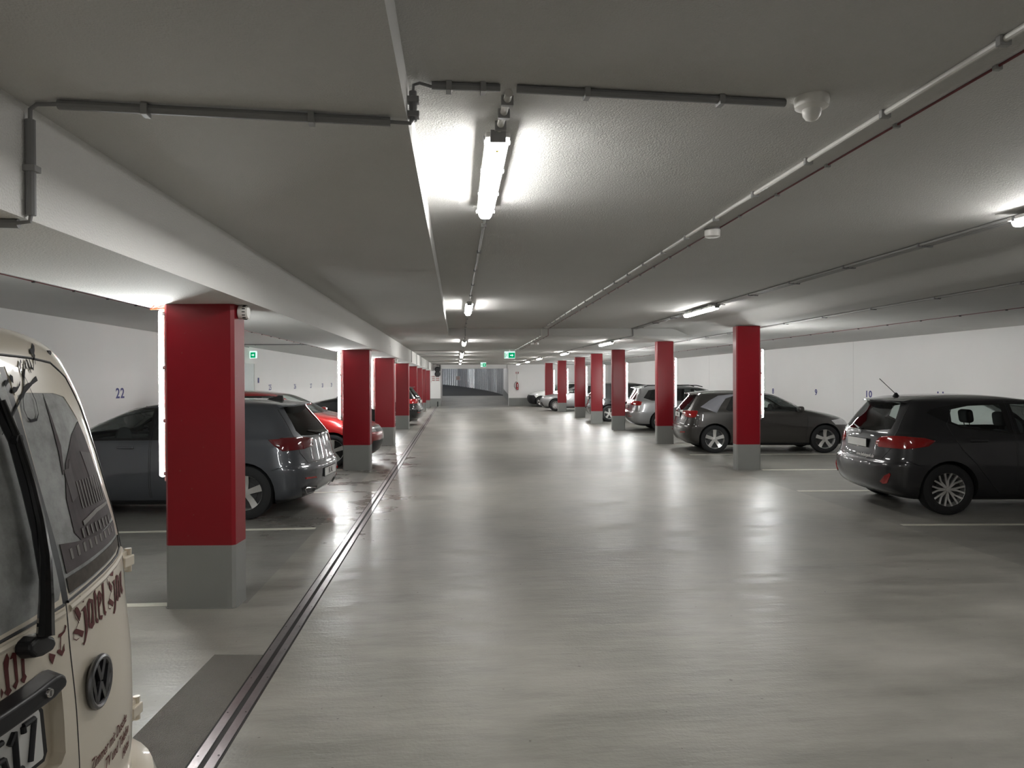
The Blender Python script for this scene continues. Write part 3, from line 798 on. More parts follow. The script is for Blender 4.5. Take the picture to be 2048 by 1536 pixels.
INKL=[
( [(.559, 1.776), (.537, 1.762)] , .001 ),
( [(.529, 1.746), (.525, 1.743), (.517, 1.728)] , .0035 ),
( [(.487, 1.739), (.483, 1.722), (.485, 1.709)] , .003 ),
( [(.499, 1.739), (.495, 1.72), (.499, 1.717), (.509, 1.728)] , .0035 ),
( [(.462, 1.729), (.463, 1.735), (.454, 1.725), (.45, 1.714), (.449, 1.7), (.463, 1.715), (.463, 1.727)] , .0022 ),
( [(.487, 1.739), (.461, 1.71), (.449, 1.694), (.439, 1.678), (.429, 1.665)] , .0022 ),
( [(.455, 1.701), (.459, 1.687)] , .001 ),
( [(.459, 1.676), (.465, 1.65), (.461, 1.623)] , .0008 ),
( [(.461, 1.623), (.449, 1.611), (.427, 1.61), (.419, 1.617)] , .003 ),
( [(.419, 1.617), (.415, 1.633), (.423, 1.656), (.445, 1.675)] , .0012 ),
( [(.431, 1.667), (.401, 1.644), (.365, 1.617), (.329, 1.589)] , .0025 ),
]

decal('hotel_lettering', [p for p in RED[:15]], REDL, M['reddecal'], .0012, ndoor)
decal('red_lettering', RED[15:19], [], M['reddecal'], .0012, wdoor)
decal('red_ampersand', RED[19:], [], M['reddecal'], .0012, wdoor)
decal('script_lettering', INK, [(p, w*1.9) for p, w in INKL], M['inkdecal'], .0030, van, .0005)
# cream film on the top of the narrow window is cut as a decal; the townscape below it
PD = [[(.505, 1.664), (.503, 1.60), (.500, 1.54), (.492, 1.49), (.497, 1.49), (.516, 1.55), (.511, 1.61)],
      [(.640, 1.597), (.655, 1.56), (.684, 1.44), (.700, 1.36), (.66, 1.352), (.58, 1.343), (.50, 1.345), (.475, 1.37), (.480, 1.44), (.513, 1.51), (.58, 1.57)]]
PM = [[(.50, 1.50), (.52, 1.50), (.535, 1.52), (.53, 1.44), (.50, 1.43)], [(.60, 1.53), (.66, 1.52), (.68, 1.44), (.62, 1.44)],
      [(.47, 1.352), (.56, 1.345), (.62, 1.345), (.700, 1.352), (.703, 1.34), (.69, 1.318), (.60, 1.312), (.50, 1.305), (.412, 1.300), (.412, 1.36)]]
PG = [[(.409, 1.262), (.47, 1.266), (.556, 1.275), (.66, 1.285), (.702, 1.294), (.708, 1.312), (.60, 1.305), (.50, 1.297), (.409, 1.292)]]
PL = [[(.52, 1.386), (.60, 1.40), (.69, 1.402), (.69, 1.396), (.60, 1.391), (.52, 1.376)]]
for i in range(9):
    s = .44+.028*i
    PL.append([(s, 1.322+.001*i), (s+.009, 1.323+.001*i), (s+.009, 1.345), (s, 1.344)])
for i in range(8):
    s = .505+.022*i; PL.append([(s, 1.352), (s+.006, 1.353), (s+.006, 1.374), (s, 1.372)])
for i in range(10):
    s = .535+.015*i; PL.append([(s, 1.41), (s+.004, 1.411), (s+.006, 1.47), (s+.002, 1.47)])
decal('printed_roofs', PD, [], M['printdark'], .0010, pwin); decal('printed_facades', PM, [], M['printmid'], .0016, pwin)
decal('printed_ground', PG, [], M['printground'], .0014, pwin); decal('printed_windows', PL, [], M['printlight'], .0022, pwin)
decal('cream_film', [FILM_R], [], cr, .0010, ndoor)
# gaps between the doors
mb = MB()
for ln in (DR[3:], DR[1:4], [(.394, 1.245), (.394, .50)], DL[1:]):
    pts = []
    for a, b in zip(ln[:-1], ln[1:]):
        k = max(1, int(math.hypot(a[0]-b[0], a[1]-b[1])/.03)); pts += [(a[0]+(b[0]-a[0])*i/k, a[1]+(b[1]-a[1])*i/k) for i in range(k)]
    pts.append(ln[-1]); mb.tube([V(a, b, -.001) for a, b in pts], (.0034 if ln[0][1] > 1.5 else .0018), 6)
mb.build('door_gap', M['black'], van)
mb = MB()
def offs(pts, w):
    mb.tube([V(a, b, 0) for a, b in pts], w, 6)
offs([(.400, 1.247), (.47, 1.255), (.556, 1.264), (.62, 1.270), (.67, 1.274), (.706, 1.283), (.722, 1.31)], .0035)
offs([(.386, 1.245), (.284, 1.241), (.1, 1.236), (-.3, 1.236)], .0035)
mb.build('window_seal', M['black'], van)
# moulded swage under the windows
mb = MB()
mb.tube([V(a, b, -.004) for a, b in [(.405, 1.232), (.47, 1.240), (.556, 1.249), (.64, 1.258), (.70, 1.264), (.745, 1.27)]], .009, 8)
mb.build('window_ledge', cr, ndoor, smooth='auto')
mb = MB(); mb.tube([V(a, b, -.004) for a, b in [(.384, 1.230), (.284, 1.226), (.1, 1.221), (-.3, 1.221), (-.7, 1.245)]], .009, 8); mb.build('window_ledge', cr, wdoor, smooth='auto')
# small black lamp jet in the roof edge
mb = MB(); p = V(.63, 1.757, 0); mb.tube([p-Vector((.003, 0, 0)), p+Vector((.006, 0, 0))], .006, 8); mb.build('washer_jet', M['black'], van)
# door handle bar with lock
mb = MB()
HP = [(-.33, 1.098), (-.33, 1.146), (.166, 1.144), (.236, 1.145), (.300, 1.150), (.318, 1.146), (.327, 1.136), (.330, 1.121), (.325, 1.110), (.290, 1.101), (.212, 1.099), (.158, 1.098)]
mb.prism(HP, .0, .035, lambda s, z, h: V(s*(1-.03*(h > 0)), 1.122+(z-1.122)*(1-.30*(h > 0)), h))
hb = mb.build('door_handle', M['black'], van); bv = hb.modifiers.new('b', 'BEVEL'); bv.width = .008; bv.segments = 3
mb = MB(); c = V(.262, 1.124, .034); mb.lathe([(.001, -.006), (.0075, -.006), (.009, -.002), (.009, .004)], c, 'x', 18); mb.box(c-Vector((.007, 0, 0)), (.002, .002, .010)); lk = mb.build('door_lock', M['chrome'], hb, smooth='auto')
# number plate
mb = MB(); mb.prism([(-.215, .976), (-.215, 1.088), (.300, 1.088), (.313, 1.070), (.316, .990), (.306, .976)], -.026, -.014, lambda s, z, h: V(s, z, h)); pf = mb.build('number_plate', M['black'], van)
mb = MB(); mb.prism([(-.205, .985), (-.205, 1.086), (.294, 1.086), (.300, 1.070), (.302, .990), (.298, .985)], -.014, -.012, lambda s, z, h: V(s, z, h)); mb.build('plate_panel', M['plate'], pf)
mb = MB()
def dig(pts, w):
    P = [(a, b) for a, b in pts]
    for a, b in zip(P[:-1], P[1:]):
        mb.tube([V(a[0], a[1], -.0115), V(b[0], b[1], -.0115)], w/2, 8)
dig([(.214, 1.052), (.229, 1.068), (.229, 1.000)], .011); dig([(.215, .998), (.243, .998)], .010)
dig([(.252, 1.056), (.252, 1.068), (.282, 1.068), (.280, 1.060), (.264, .998)], .011)
dig([(.198, 1.066), (.182, 1.066), (.180, 1.038), (.198, 1.036), (.203, 1.016), (.192, .998), (.178, 1.004)], .011)
mb.build('plate_digits', M['plateink'], pf)
# round maker badge: ring with V above W
mb = MB(); cb = V(.476, 1.054, 0); rb = .0565
sl = (V(.476+.05, 1.054)-V(.476-.05, 1.054)); sl.normalize()
nb = sl.cross(Vector((0, 0, 1))); nb.normalize()
if nb.x > 0: nb = -nb
def B(u, v, h): return cb+sl*u*.94+Vector((.0*v, 0, v))+nb*h
ring = [B(.049*math.cos(2*PI*k/36), .0505*math.sin(2*PI*k/36), .008) for k in range(37)]
mb.tube(ring, .0066, 8, caps=False)
def bar(pts, w=.0058):
    for a, b in zip(pts[:-1], pts[1:]): mb.tube([B(a[0], a[1], .0085), B(b[0], b[1], .0085)], w, 6)
bar([(-.019, .046), (0, .004), (.019, .046)]); bar([(-.041, .027), (-.020, -.040), (0, .0), (.020, -.040), (.041, .027)])
bd = mb.build('maker_badge', M['dullchrome'], van, smooth='auto')
mb = MB(); mb.bm.faces.new([mb.bm.verts.new(B(.049*math.cos(2*PI*k/32), .0505*math.sin(2*PI*k/32), .004)) for k in range(32)]); o = mb.build('badge_back', M['bluedot'], bd); o.modifiers.new('t', 'SOLIDIFY').thickness = .003
# wiper
mb = MB()
cap = [(.233, 1.226), (.255, 1.231), (.285, 1.226), (.306, 1.212), (.312, 1.195), (.300, 1.186), (.270, 1.186), (.244, 1.192), (.230, 1.208)]
mb.prism(cap, .0, .030, lambda s, z, h: V(.27+(s-.27)*(1-.10*(h > 0)), 1.208+(z-1.208)*(1-.15*(h > 0)), h))
wp = mb.build('rear_wiper', M['black'], van); bv = wp.modifiers.new('b', 'BEVEL'); bv.width = .006; bv.segments = 3
mb = MB(); arm = [(.275, 1.222), (.293, 1.285), (.318, 1.36), (.331, 1.425), (.335, 1.50), (.330, 1.58), (.318, 1.655)]
mb.tube([V(a, b, .030) for a, b in arm], [.015, .0125, .010, .0085, .0075, .0065, .005], 8); mb.build('wiper_arm', M['blackgloss'], wp, smooth='auto')
mb = MB(); mb.tube([V(a, b, .016) for a, b in [(.312, 1.675), (.338, 1.578), (.338, 1.482), (.334, 1.406), (.322, 1.315)]], .011, 6); mb.tube([V(.330, 1.58, .02), V(.330, 1.58, .034)], .010, 8)
mb.build('wiper_blade', M['black'], wp, smooth='auto')
# hinges on the far corner
for z, xh in ((1.225, .172), (.825, .152)):
    mb = MB()
    mb.box((xh+.008, -.865, z), (.034, .046, .020), bevel=.003); mb.box((xh, -.871, z-.017), (.040, .048, .028), bevel=.003); mb.box((xh+.008, -.865, z-.037), (.034, .040, .014), bevel=.003)
    mb.tube([(xh-.006, -.887, z+.014), (xh-.006, -.887, z-.048)], .009, 10)
    mb.build('door_hinge', cr, van)
# rear bumper wraps the corner below the doors
mb = MB(); prof = [(.04, .745), (-.02, .738), (-.055, .715), (-.072, .66), (-.078, .50), (-.06, .36), (-.03, .28), (.04, .26), (.1, .26)]
path = []
for k in range(33):
    t = -PI/2+PI*k/32; w_ = .90
    s = w_*math.copysign(abs(math.sin(t))**(2/3.6), math.sin(t)); x = .42*(1-abs(math.cos(t))**(2/3.0))
    path.append((x, s))
rg = []
for i, (x, s) in enumerate(path):
    a = Vector(path[min(i+1, 32)])-Vector(path[max(i-1, 0)]); nrm = Vector((-a.y, a.x)).normalized()
    if nrm.x > 0: nrm = -nrm
    if abs(nrm.x) < 1e-3: nrm = Vector((0, math.copysign(1, s)))
    if nrm.y*s < 0: nrm.y = -nrm.y
    rg.append([mb.bm.verts.new((x-nrm.x*u*1.0+.0, -(s-nrm.y*u), z)) for u, z in prof])
for i in range(32):
    for q in range(len(prof)-1): mb.bm.faces.new((rg[i][q], rg[i][q+1], rg[i+1][q+1], rg[i+1][q]))
mb.build('rear_bumper', cr, van, smooth='auto')
# small print lines, bent onto the door
def door_text(txt, s0, z0, size, xs):
    t = text_mesh('small_lettering', txt, size, M['reddecal'], ndoor, .0, xs, .25, 'LEFT', 1.05)
    for v in t.data.vertices:
        s = s0+v.co.x; v.co = V(s, z0+v.co.y+.07*(s-s0), .0015)
    md = t.modifiers.new('t', 'SOLIDIFY'); md.thickness = .0005; md.offset = 0
door_text('Zimmer mit Dusche', .436, .893, .034, .66); door_text('TV und Telefon', .498, .862, .034, .66); door_text('Hotel', .60, .832, .034, .66)
for x in (.90, 3.58):
    arch(van, vsh, x, .33, .375)
    for sg in (1, -1): wheel(van, x, sg*.76, .325, .2, sg, 5, 'alloy', .20)
seat(van, 2.2, .38, .7, 1.25); seat(van, 2.2, -.38, .7, 1.25)
# ------------------------------------------------------------------ building
SK = -.09            # the bays run a little askew to the aisle
def slab(name, x0, x1, y0, y1, z0, z1, mat, bevel=0):
    mb = MB(); mb.box(((x0+x1)/2, (y0+y1)/2, (z0+z1)/2), (x1-x0, y1-y0, z1-z0)); return struct(mb.build(name, mat))
YB = -7.0; YE = 45.6
slab('floor', -6.4, 10.0, YB, 45.62, -.2, 0, M['floor'])
slab('ceiling', -6.4, -2.37, YB, YE, 2.70, 2.95, M['ceil'])
slab('ceiling_beam', -2.37, -1.50, YB, YE, 2.26, 2.95, M['beam'])
slab('ceiling', -1.50, -.18, YB, YE, 2.66, 2.95, M['ceil'])
slab('ceiling', -.18, 4.78, YB, 15.65, 2.82, 3.1, M['ceil'])
slab('ceiling', -.18, 5.3, 15.65, YE, 2.66, 3.1, M['ceil'])
mb = MB()   # the ceiling over the right bays, with a slope up to the higher aisle
SL = [(4.78+.52*k/10, 2.82-.155*(.5-.5*math.cos(PI*k/10))) for k in range(11)]
mb.prism(SL+[ (9.8, 2.59), (10.0, 2.59), (10.0, 3.1), (4.78, 3.1)], YB, YE, lambda x, z, y: (x, y, z))
struct(mb.build('ceiling', M['ceil'], None, 'auto'))
slab('wall_left', -6.4, -6.2, YB, YE+.2, -.1, 2.95, M['wall'])
slab('wall_right', 9.8, 10.0, YB, YE+.2, -.1, 3.0, M['wall'])
slab('wall_front', -6.4, 10.0, YB-.2, YB, -.1, 3.0, M['wall'])
# far wall with the ramp opening
mb = MB(); mb.box((-3.72, YE+.1, 1.4), (5.36, .2, 3.0)); mb.box((6.62, YE+.05, 1.4), (6.66, .2, 3.0)); mb.box((1.2, YE+.1, 2.70), (4.6, .2, .60)); struct(mb.build('wall_back', M['wall']))
mb = MB(); mb.box((-3.72, YE-.012, .25), (5.36, .024, .50)); mb.box((6.64, YE-.065, .25), (6.66, .03, .50)); struct(mb.build('baseboard_back', M['skirt']))
# ramp, its side walls and the asphalt above
mb = MB(); mb.prism([(YE, 0), (51.0, .53), (51.0, -.3), (YE, -.3)], -1.1, 3.6, lambda y, z, x: (x, y, z)); struct(mb.build('floor_ramp', M['floor']))
mb = MB(); mb.box((-1.16, 48.4, 1.8), (.22, 5.4, 4.0)); struct(mb.build('wall_ramp_left', M['wall']))
mb = MB(); mb.prism([(3.50, YE), (3.36, 51.2), (3.6, 51.2), (3.75, YE)], -.2, 3.8, lambda x, y, z: (x, y, z)); struct(mb.build('wall_ramp_right', M['wall']))
mb = MB(); mb.prism([(YE-.1, .48), (51.15, 1.03), (51.15, .45), (YE-.1, -.05)], 0, 1, lambda y, z, h: ((3.48 if h else 3.455)-(y-YE)*.0258, y, z)); struct(mb.build('baseboard_ramp', M['skirt']))
mb = MB()
CW = [(3.40, 51.4), (3.05, 52.9), (2.4, 54.6), (1.4, 56.6), (.1, 58.6), (-1.4, 60.3), (-3.2, 61.6), (-6, 62.6)]
def zramp(x, y): return .53+max(0, y-51)*.085
mb.prism([(51.0, .53), (64.0, 1.635), (64.0, 1.3), (51.0, .2)], -8, 3.45, lambda y, z, x: (x, y, z))
struct(mb.build('floor_asphalt', M['asphalt']))
# corrugated sheet wall along the curve
pts = []
for a, b in zip(CW[:-1], CW[1:]):
    L_ = math.hypot(b[0]-a[0], b[1]-a[1]); k = int(L_/.068)
    for i in range(k): pts.append((a[0]+(b[0]-a[0])*i/k, a[1]+(b[1]-a[1])*i/k, b[0]-a[0], b[1]-a[1], L_))
mb = MB(); pr = None
for i, (x, y, dx, dy, L_) in enumerate(pts):
    nx, ny = dy/L_, -dx/L_; h = (.0, .085, .085, .0)[i % 4]
    p = (x-nx*h, y-ny*h); zb = zramp(*p)-.05
    a_, b_ = mb.bm.verts.new((p[0], p[1], zb)), mb.bm.verts.new((p[0], p[1], 4.6))
    if pr: mb.bm.faces.new((pr[0], a_, b_, pr[1]))
    pr = (a_, b_)
cw = mb.build('wall_corrugated', M['corr']); struct(cw); md = cw.modifiers.new('t', 'SOLIDIFY'); md.thickness = .01
mb = MB(); mb.box((-1.5, 57.0, 4.7), (14, 13.4, .2)); mb.box((5.5, 57.0, 2.5), (.2, 13.4, 5.0)); mb.box((-1, 63.6, 2.5), (14, .2, 5.0)); struct(mb.build('wall_ramp_outer', M['wall']))

# expansion gaps on the right wall
mb = MB()
for y in (16.9, 27.0): mb.box((9.799, y, 1.3), (.004, .012, 2.6))
struct(mb.build('trim_1', principled('wall_joint', (.74, .725, .72), .8)))

# ------------------------------------------------------------------ columns with wall tubes
red_, grey_ = M['red'], M['skirt']
def column(x0, x1, yf, top, label, gap=0.24, group=None):
    cx = (x0+x1)/2; w = x1-x0; d = gap; ch = .022
    t = thing('column', label, 'column', (cx, yf+d/2-.02, 0), math.atan(SK*.8), group)
    poly = [(-w/2+ch, -d/2), (w/2-ch, -d/2), (w/2, -d/2+ch), (w/2, d/2-ch), (w/2-ch, d/2), (-w/2+ch, d/2), (-w/2, d/2-ch), (-w/2, -d/2+ch)]
    f = lambda x, y, z: (x, y, z)
    mb = MB(); mb.prism(poly, 0, .47, f); mb.build('painted_base', grey_, t)
    mb = MB(); mb.prism(poly, .47, top, f); mb.build('red_shaft', red_, t)
    mb = MB(); mb.prism([(a*1.02, b*1.04) for a, b in poly], 0, .008, f); mb.build('floor_fillet', M['skirt'], t)
    t['kind'] = 'thing'
    return t
LC = [(-2.155, -1.640, 5.44, 'nearest'), (-2.14, -1.63, 13.53, 'second'), (-2.12, -1.62, 18.58, 'third'), (-2.10, -1.65, 24.58, 'fourth'), (-2.10, -1.65, 29.6, 'fifth'), (-2.12, -1.66, 34.2, 'sixth'), (-2.14, -1.67, 38.31, 'seventh'), (-2.10, -1.62, 42.88, 'eighth')]
RC = [(5.155, 5.600, 12.75, 'nearest'), (5.16, 5.60, 18.03, 'second'), (5.13, 5.56, 23.18, 'third'), (5.10, 5.535, 26.69, 'fourth'), (5.17, 5.62, 30.87, 'fifth'), (5.22, 5.67, 36.55, 'sixth'), (5.20, 5.66, 41.70, 'seventh')]
for x0, x1, y, w in LC: column(x0, x1, y, 2.26, 'red column with grey foot, %s one in the left row' % w, group='red columns along the left row')
for x0, x1, y, w in RC: column(x0, x1, y, 2.657, 'red column with grey foot, %s one in the right row' % w, group='red columns along the right row')

def tube_lamp(label, side):
    t = thing('column_lamp', label, 'lamp', (0, 0, 0), 0, 'upright tube lamps on the column sides')
    mb = MB(); mb.box((side*.030, 0, .665), (.052, .075, 1.33), bevel=.006); mb.build('lamp_housing', M['whiteplastic'], t)
    mb = MB(); mb.box((side*.081, 0, .665), (.046, .046, 1.27), bevel=.020, seg=4); mb.build('lamp_diffuser', M['tubewhite'], t, smooth='auto')
    for z in (.06, .46, .86, 1.27):
        mb = MB(); mb.box((side*.050, -.040, z), (.022, .014, .030), bevel=.003); mb.tube([(side*.050, -.045, z), (side*.050, -.054, z)], .006, 8); mb.build('lamp_clip', M['greyplastic'], t)
    return t
pl_ = tube_lamp('upright tube lamp on the left side of the nearest left column', -1); pl_.location = (-2.158, 5.60, .93)
names = [w for *_, w in LC]
for (x0, x1, y, w) in LC[1:]: dup(pl_, (x0-.002, y+.12, .93), 'upright tube lamp on the left side of the %s left column' % w)
pr_ = tube_lamp('upright tube lamp on the right side of the nearest right column', 1); pr_.location = (5.603, 12.86, .93)
for (x0, x1, y, w) in RC[1:]: dup(pr_, (x1+.004, y+.12, .93), 'upright tube lamp on the right side of the %s right column' % w)

# ------------------------------------------------------------------ ceiling lamps
def ceiling_lamp(label, group):
    t = thing('ceiling_lamp', label, 'lamp', (0, 0, 0), 0, group)
    L_ = 1.44
    mb = MB(); mb.box((0, L_/2, -.050), (.112, L_, .026), bevel=.006)
    for y in (.30, 1.20): mb.box((0, y, -.019), (.05, .03, .04))
    mb.build('lamp_housing', M['whiteplastic'], t)
    mb = MB(); mb.prism([(-.044, -.062), (.044, -.062), (.041, -.082), (.028, -.104), (-.028, -.104), (-.041, -.082)], .02, L_-.02, lambda x, z, y: (x, y, z)); d = mb.build('lamp_diffuser', M['lampwhite'], t)
    md = d.modifiers.new('b', 'BEVEL'); md.width = .010; md.segments = 3
    mb = MB(); mb.box((0, -.006, -.060), (.070, .014, .055), bevel=.004); mb.build('end_cap', M['greyplastic'], t)
    for y in (.06, .50, .95, 1.38):
        for sx in (-1, 1):
            mb = MB(); mb.box((sx*.058, y, -.056), (.006, .022, .034), bevel=.002); mb.build('lamp_clip', M['greyplastic'], t)
    mb = MB(); mb.prism([(-.011, .050), (.011, .050), (0, .075)], -.1065, -.104, lambda x, y, z: (x, y, z)); mb.build('warning_triangle', M['yellow'], t)
    return t
lamp0 = ceiling_lamp('bright tube lamp on the aisle ceiling, nearest the camera', 'ceiling lamps along the aisle')
lamp0.location = (.185, 3.13, 2.82)
ordn = ['second', 'third', 'fourth', 'fifth', 'sixth', 'seventh', 'eighth']
for i, (y, z) in enumerate([(10.0, 2.82), (17.0, 2.66), (24.2, 2.66), (27.2, 2.66), (33.0, 2.66), (39.2, 2.66)]):
    dup(lamp0, (.18, y, z), 'bright tube lamp on the aisle ceiling, %s from the camera' % ordn[i])
dup(lamp0, (.18, -5.2, 2.82), 'unseen tube lamp added behind the viewer, in line with the aisle row')  # out of view, added for more light in the hall
first = None
for i, (x, y, z, n) in enumerate([(3.82, 3.16, 2.82, 'nearest, cut by the right edge of the photo'), (3.84, 10.25, 2.82, 'second from the camera'), (3.80, 17.2, 2.66, 'third from the camera'), (3.80, 24.2, 2.66, 'fourth from the camera'),
                                  (3.6, 30.2, 2.66, 'fifth from the camera'), (3.6, 35.4, 2.66, 'sixth from the camera'), (3.6, 41.0, 2.66, 'farthest')]):
    dup(lamp0, (x, y, z), 'tube lamp in the right ceiling row, '+n, 'ceiling lamps in the right row')
dup(lamp0, (3.84, -4.2, 2.82), 'unseen tube lamp added behind the viewer, in line with the right row', 'ceiling lamps in the right row')  # also out of view, added for its light

# ------------------------------------------------------------------ conduits, cables
def run(name, label, pts, r, mat, clip_every=0, clipmat=None, cat='conduit', flat=0, group=None, cz=0, up=(0, 0, 1), clip=(.05, .022, .03)):
    t = thing(name, label, cat, pts[0], 0, group); o = Vector(pts[0]); P_ = [Vector(p)-o for p in pts]
    mb = MB(); mb.tube(P_, r, 10); mb.build('tube', mat, t, smooth='auto')
    if clip_every:
        for a, b in zip(P_[:-1], P_[1:]):
            L_ = (b-a).length; k = int(L_/clip_every)
            if k < 1: continue
            d = (b-a).normalized()
            for i in range(min(k, 60)):
                p = a+(b-a)*((i+.5)/k); q = d.to_track_quat('Y', 'Z').to_matrix()
                if t.get('clips', 0) >= 90: break
                t['clips'] = t.get('clips', 0)+1
                mb = MB(); mb.box((0, 0, 0), (2*r+clip[0]*.35, clip[1], 2*r+.008), bevel=.002)
                for v in mb.bm.verts: v.co = p+q@v.co+Vector((0, 0, -.0045))
                mb.build('pipe_clip', clipmat or M['greyplastic'], t)
    if 'clips' in t: del t['clips']
    return t
# grey channel across the ceiling: beam face, low ceiling, step, main ceiling to the sensor
run('cable_channel', 'grey cable channel crossing the low ceiling from beam to ceiling step', [(-1.36, 2.555, 2.640), (-.24, 2.645, 2.640)], .0165, M['conduit'], .42)
run('cable_channel', 'short upright grey cable channel on the beam side at upper left', [(-1.483, 2.61, 2.605), (-1.483, 2.61, 2.272)], .0165, M['conduit'], .19)
run('cable_channel', 'short upright grey cable channel on the ceiling step', [(-.160, 2.70, 2.775), (-.160, 2.70, 2.665)], .015, M['conduit'], .055)
run('cable_channel', 'grey cable channel under the beam at the left edge of the photo', [(-1.53, 2.62, 2.2445), (-2.30, 2.55, 2.2445)], .0165, M['conduit'], .35)
run('cable_channel', 'grey cable channel crossing the aisle ceiling to the motion sensor', [(-.09, 2.715, 2.806), (.17, 2.72, 2.806)], .0145, M['conduit'], .13)
run('cable_channel', 'long grey cable channel ending at the domed motion sensor', [(.235, 2.722, 2.805), (1.33, 2.79, 2.805)], .0155, M['conduit'], .50)
mb = MB(); mb.tube([(-.160, 2.70, 2.77), (-.158, 2.70, 2.80), (-.135, 2.71, 2.812), (-.09, 2.715, 2.802)], .006, 8); tag(mb.build('loose_cable', M['conduit']), 'grey cable bend between step channel and aisle ceiling channel', 'cable')
mb = MB(); mb.tube([(-1.483, 2.61, 2.60), (-1.480, 2.605, 2.640), (-1.45, 2.59, 2.652), (-1.36, 2.555, 2.642)], .007, 8); tag(mb.build('loose_cable', M['conduit']), 'grey cable bend at the top of the beam channel', 'cable')
mb = MB(); mb.tube([(-1.483, 2.61, 2.275), (-1.487, 2.61, 2.25), (-1.53, 2.61, 2.2445)], .007, 8); tag(mb.build('loose_cable', M['conduit']), 'grey cable bend at the foot of the beam channel', 'cable')
mb = MB(); mb.tube([(-.24, 2.645, 2.64), (-.168, 2.66, 2.642), (-.160, 2.69, 2.665)], .007, 8); tag(mb.build('loose_cable', M['conduit']), 'grey cable bend at the foot of the step channel', 'cable')
run('cable_conduit', 'white conduit feeding the nearest aisle lamp', [(.207, 2.76, 2.804), (.190, 3.14, 2.790)], .016, M['pipe'], .12)
run('cable_conduit', 'grey conduit between the first two aisle lamps', [(.20, 4.6, 2.8108), (.185, 9.98, 2.8108)], .010, M['tray'], .9)
run('cable_conduit', 'grey conduit between the second and third aisle lamps', [(.185, 11.55, 2.8108), (.185, 15.62, 2.8108), (.185, 15.62, 2.645), (.18, 16.95, 2.645)], .010, M['tray'], .9)
run('cable_conduit', 'grey conduit beyond the third aisle lamp', [(.18, 18.6, 2.645), (.18, 45.3, 2.645)], .009, M['tray'], 1.6)
# white pipe and dark red cable on the right
run('white_pipe', 'white pipe on clips running from upper right along the aisle ceiling', [(1.83, -2.0, 2.8075), (1.80, 4.5, 2.8075), (1.88, 15.55, 2.8075)], .0125, M['pipe'], .62, M['tray'])
run('white_pipe', 'white pipe continuing along the lower ceiling to the exit sign', [(1.86, 15.62, 2.6465), (1.90, 23.3, 2.6465)], .0125, M['pipe'], .62, M['tray'])
run('red_cable', 'thin dark red cable clipped beside the white pipe', [(1.955, -2.0, 2.814), (1.955, 4.5, 2.814), (2.03, 15.60, 2.814)], .005, M['redwire'], .55, M['tray'], clip=(.05, .02, .02), cat='cable')
run('white_pipe', 'short upright white pipe on the face of the ceiling drop', [(1.87, 15.633, 2.80), (1.87, 15.633, 2.65)], .0125, M['pipe'], 0)
run('red_cable', 'short upright red cable on the face of the ceiling drop', [(2.02, 15.645, 2.81), (2.02, 15.645, 2.657)], .005, M['redwire'], 0, cat='cable')
run('red_cable', 'thin red cable continuing along the lower ceiling', [(2.01, 15.62, 2.6545), (2.06, 23.3, 2.6545)], .005, M['redwire'], .55, M['tray'], clip=(.05, .02, .02), cat='cable')
for i, dx in enumerate((-.046, 0, .046)):
    run('cable_conduit', ['left', 'middle', 'right'][i]+' of three grey conduits feeding the right lamp row', [(3.93+dx, -3.0, 2.8065), (3.93+dx, 15.55, 2.8065)], .0125, M['tray'], 1.15, M['conduit'], group=None)
run('cable_conduit', 'grey conduit line between the far lamps of the right row', [(3.92, 15.63, 2.649), (3.72, 22.0, 2.649), (3.66, 45.2, 2.649)], .011, M['tray'], 1.6, M['conduit'])
run('cable_conduit', 'short upright conduit on the face of the ceiling drop, right lamp row', [(3.93, 15.634, 2.80), (3.93, 15.634, 2.66)], .014, M['tray'], 0)
for i, dx in enumerate((0, .048)):
    run('cable_conduit', ['left', 'right'][i]+' of two conduits above the right columns', [(5.70+dx, -3.0, 2.646), (5.70+dx, 45.2, 2.646)], .011, M['tray'], 1.3, M['conduit'])
run('red_cable', 'thin red cable clipped to the ceiling above the right bays', [(7.55, -3.0, 2.621), (7.55, 45.0, 2.621)], .005, M['redwire'], .9, M['darkmetal'], clip=(.05, .02, .02), cat='cable')
run('dark_cable', 'thin dark cable clipped to the ceiling above the left bays', [(-4.24, -2.0, 2.695), (-4.20, 45.0, 2.695)], .005, M['redwire'], .75, M['darkmetal'], clip=(.05, .02, .02), cat='cable')
run('cable_conduit', 'grey conduit crossing the ceiling above the left bays', [(-6.18, 20.1, 2.685), (-2.40, 20.1, 2.685)], .014, M['conduit'], 1.2)
run('cable_conduit', 'grey conduit on the left wall leading to the exit sign', [(-6.18, 20.1, 2.685), (-6.18, 21.7, 2.685)], .012, M['conduit'], 0)
for i, y in enumerate((23.6, 26.6, 29.7, 33.6, 37.5)):
    w = ['nearest', 'second', 'third', 'fourth', 'farthest'][i]
    run('cable_conduit', 'conduit rising on the beam and crossing to the aisle lamps, %s of them' % w, [(-1.4885, y, 2.27), (-1.4885, y, 2.6485), (.17, y, 2.6485)], .012, M['tray'], 0)
run('cable_conduit', 'grey conduit beside the ramp opening at left', [(-1.30, YE-.03, 2.64), (-1.10, YE-.03, 2.64), (-1.10, YE-.03, 2.42)], .03, M['conduit'], 0)
run('cable_conduit', 'thin grey conduit at the right corner of the ramp lintel', [(3.2, YE-.03, 2.64), (3.2, YE-.03, 2.42)], .012, M['conduit'], 0)
mb = MB(); mb.tube([(-1.503, 16.2, 2.45), (-1.496, 16.2, 2.45)], .012, 8); tag(mb.build('cable_entry', M['black']), 'small black plug on the beam side above the left columns', 'plug')

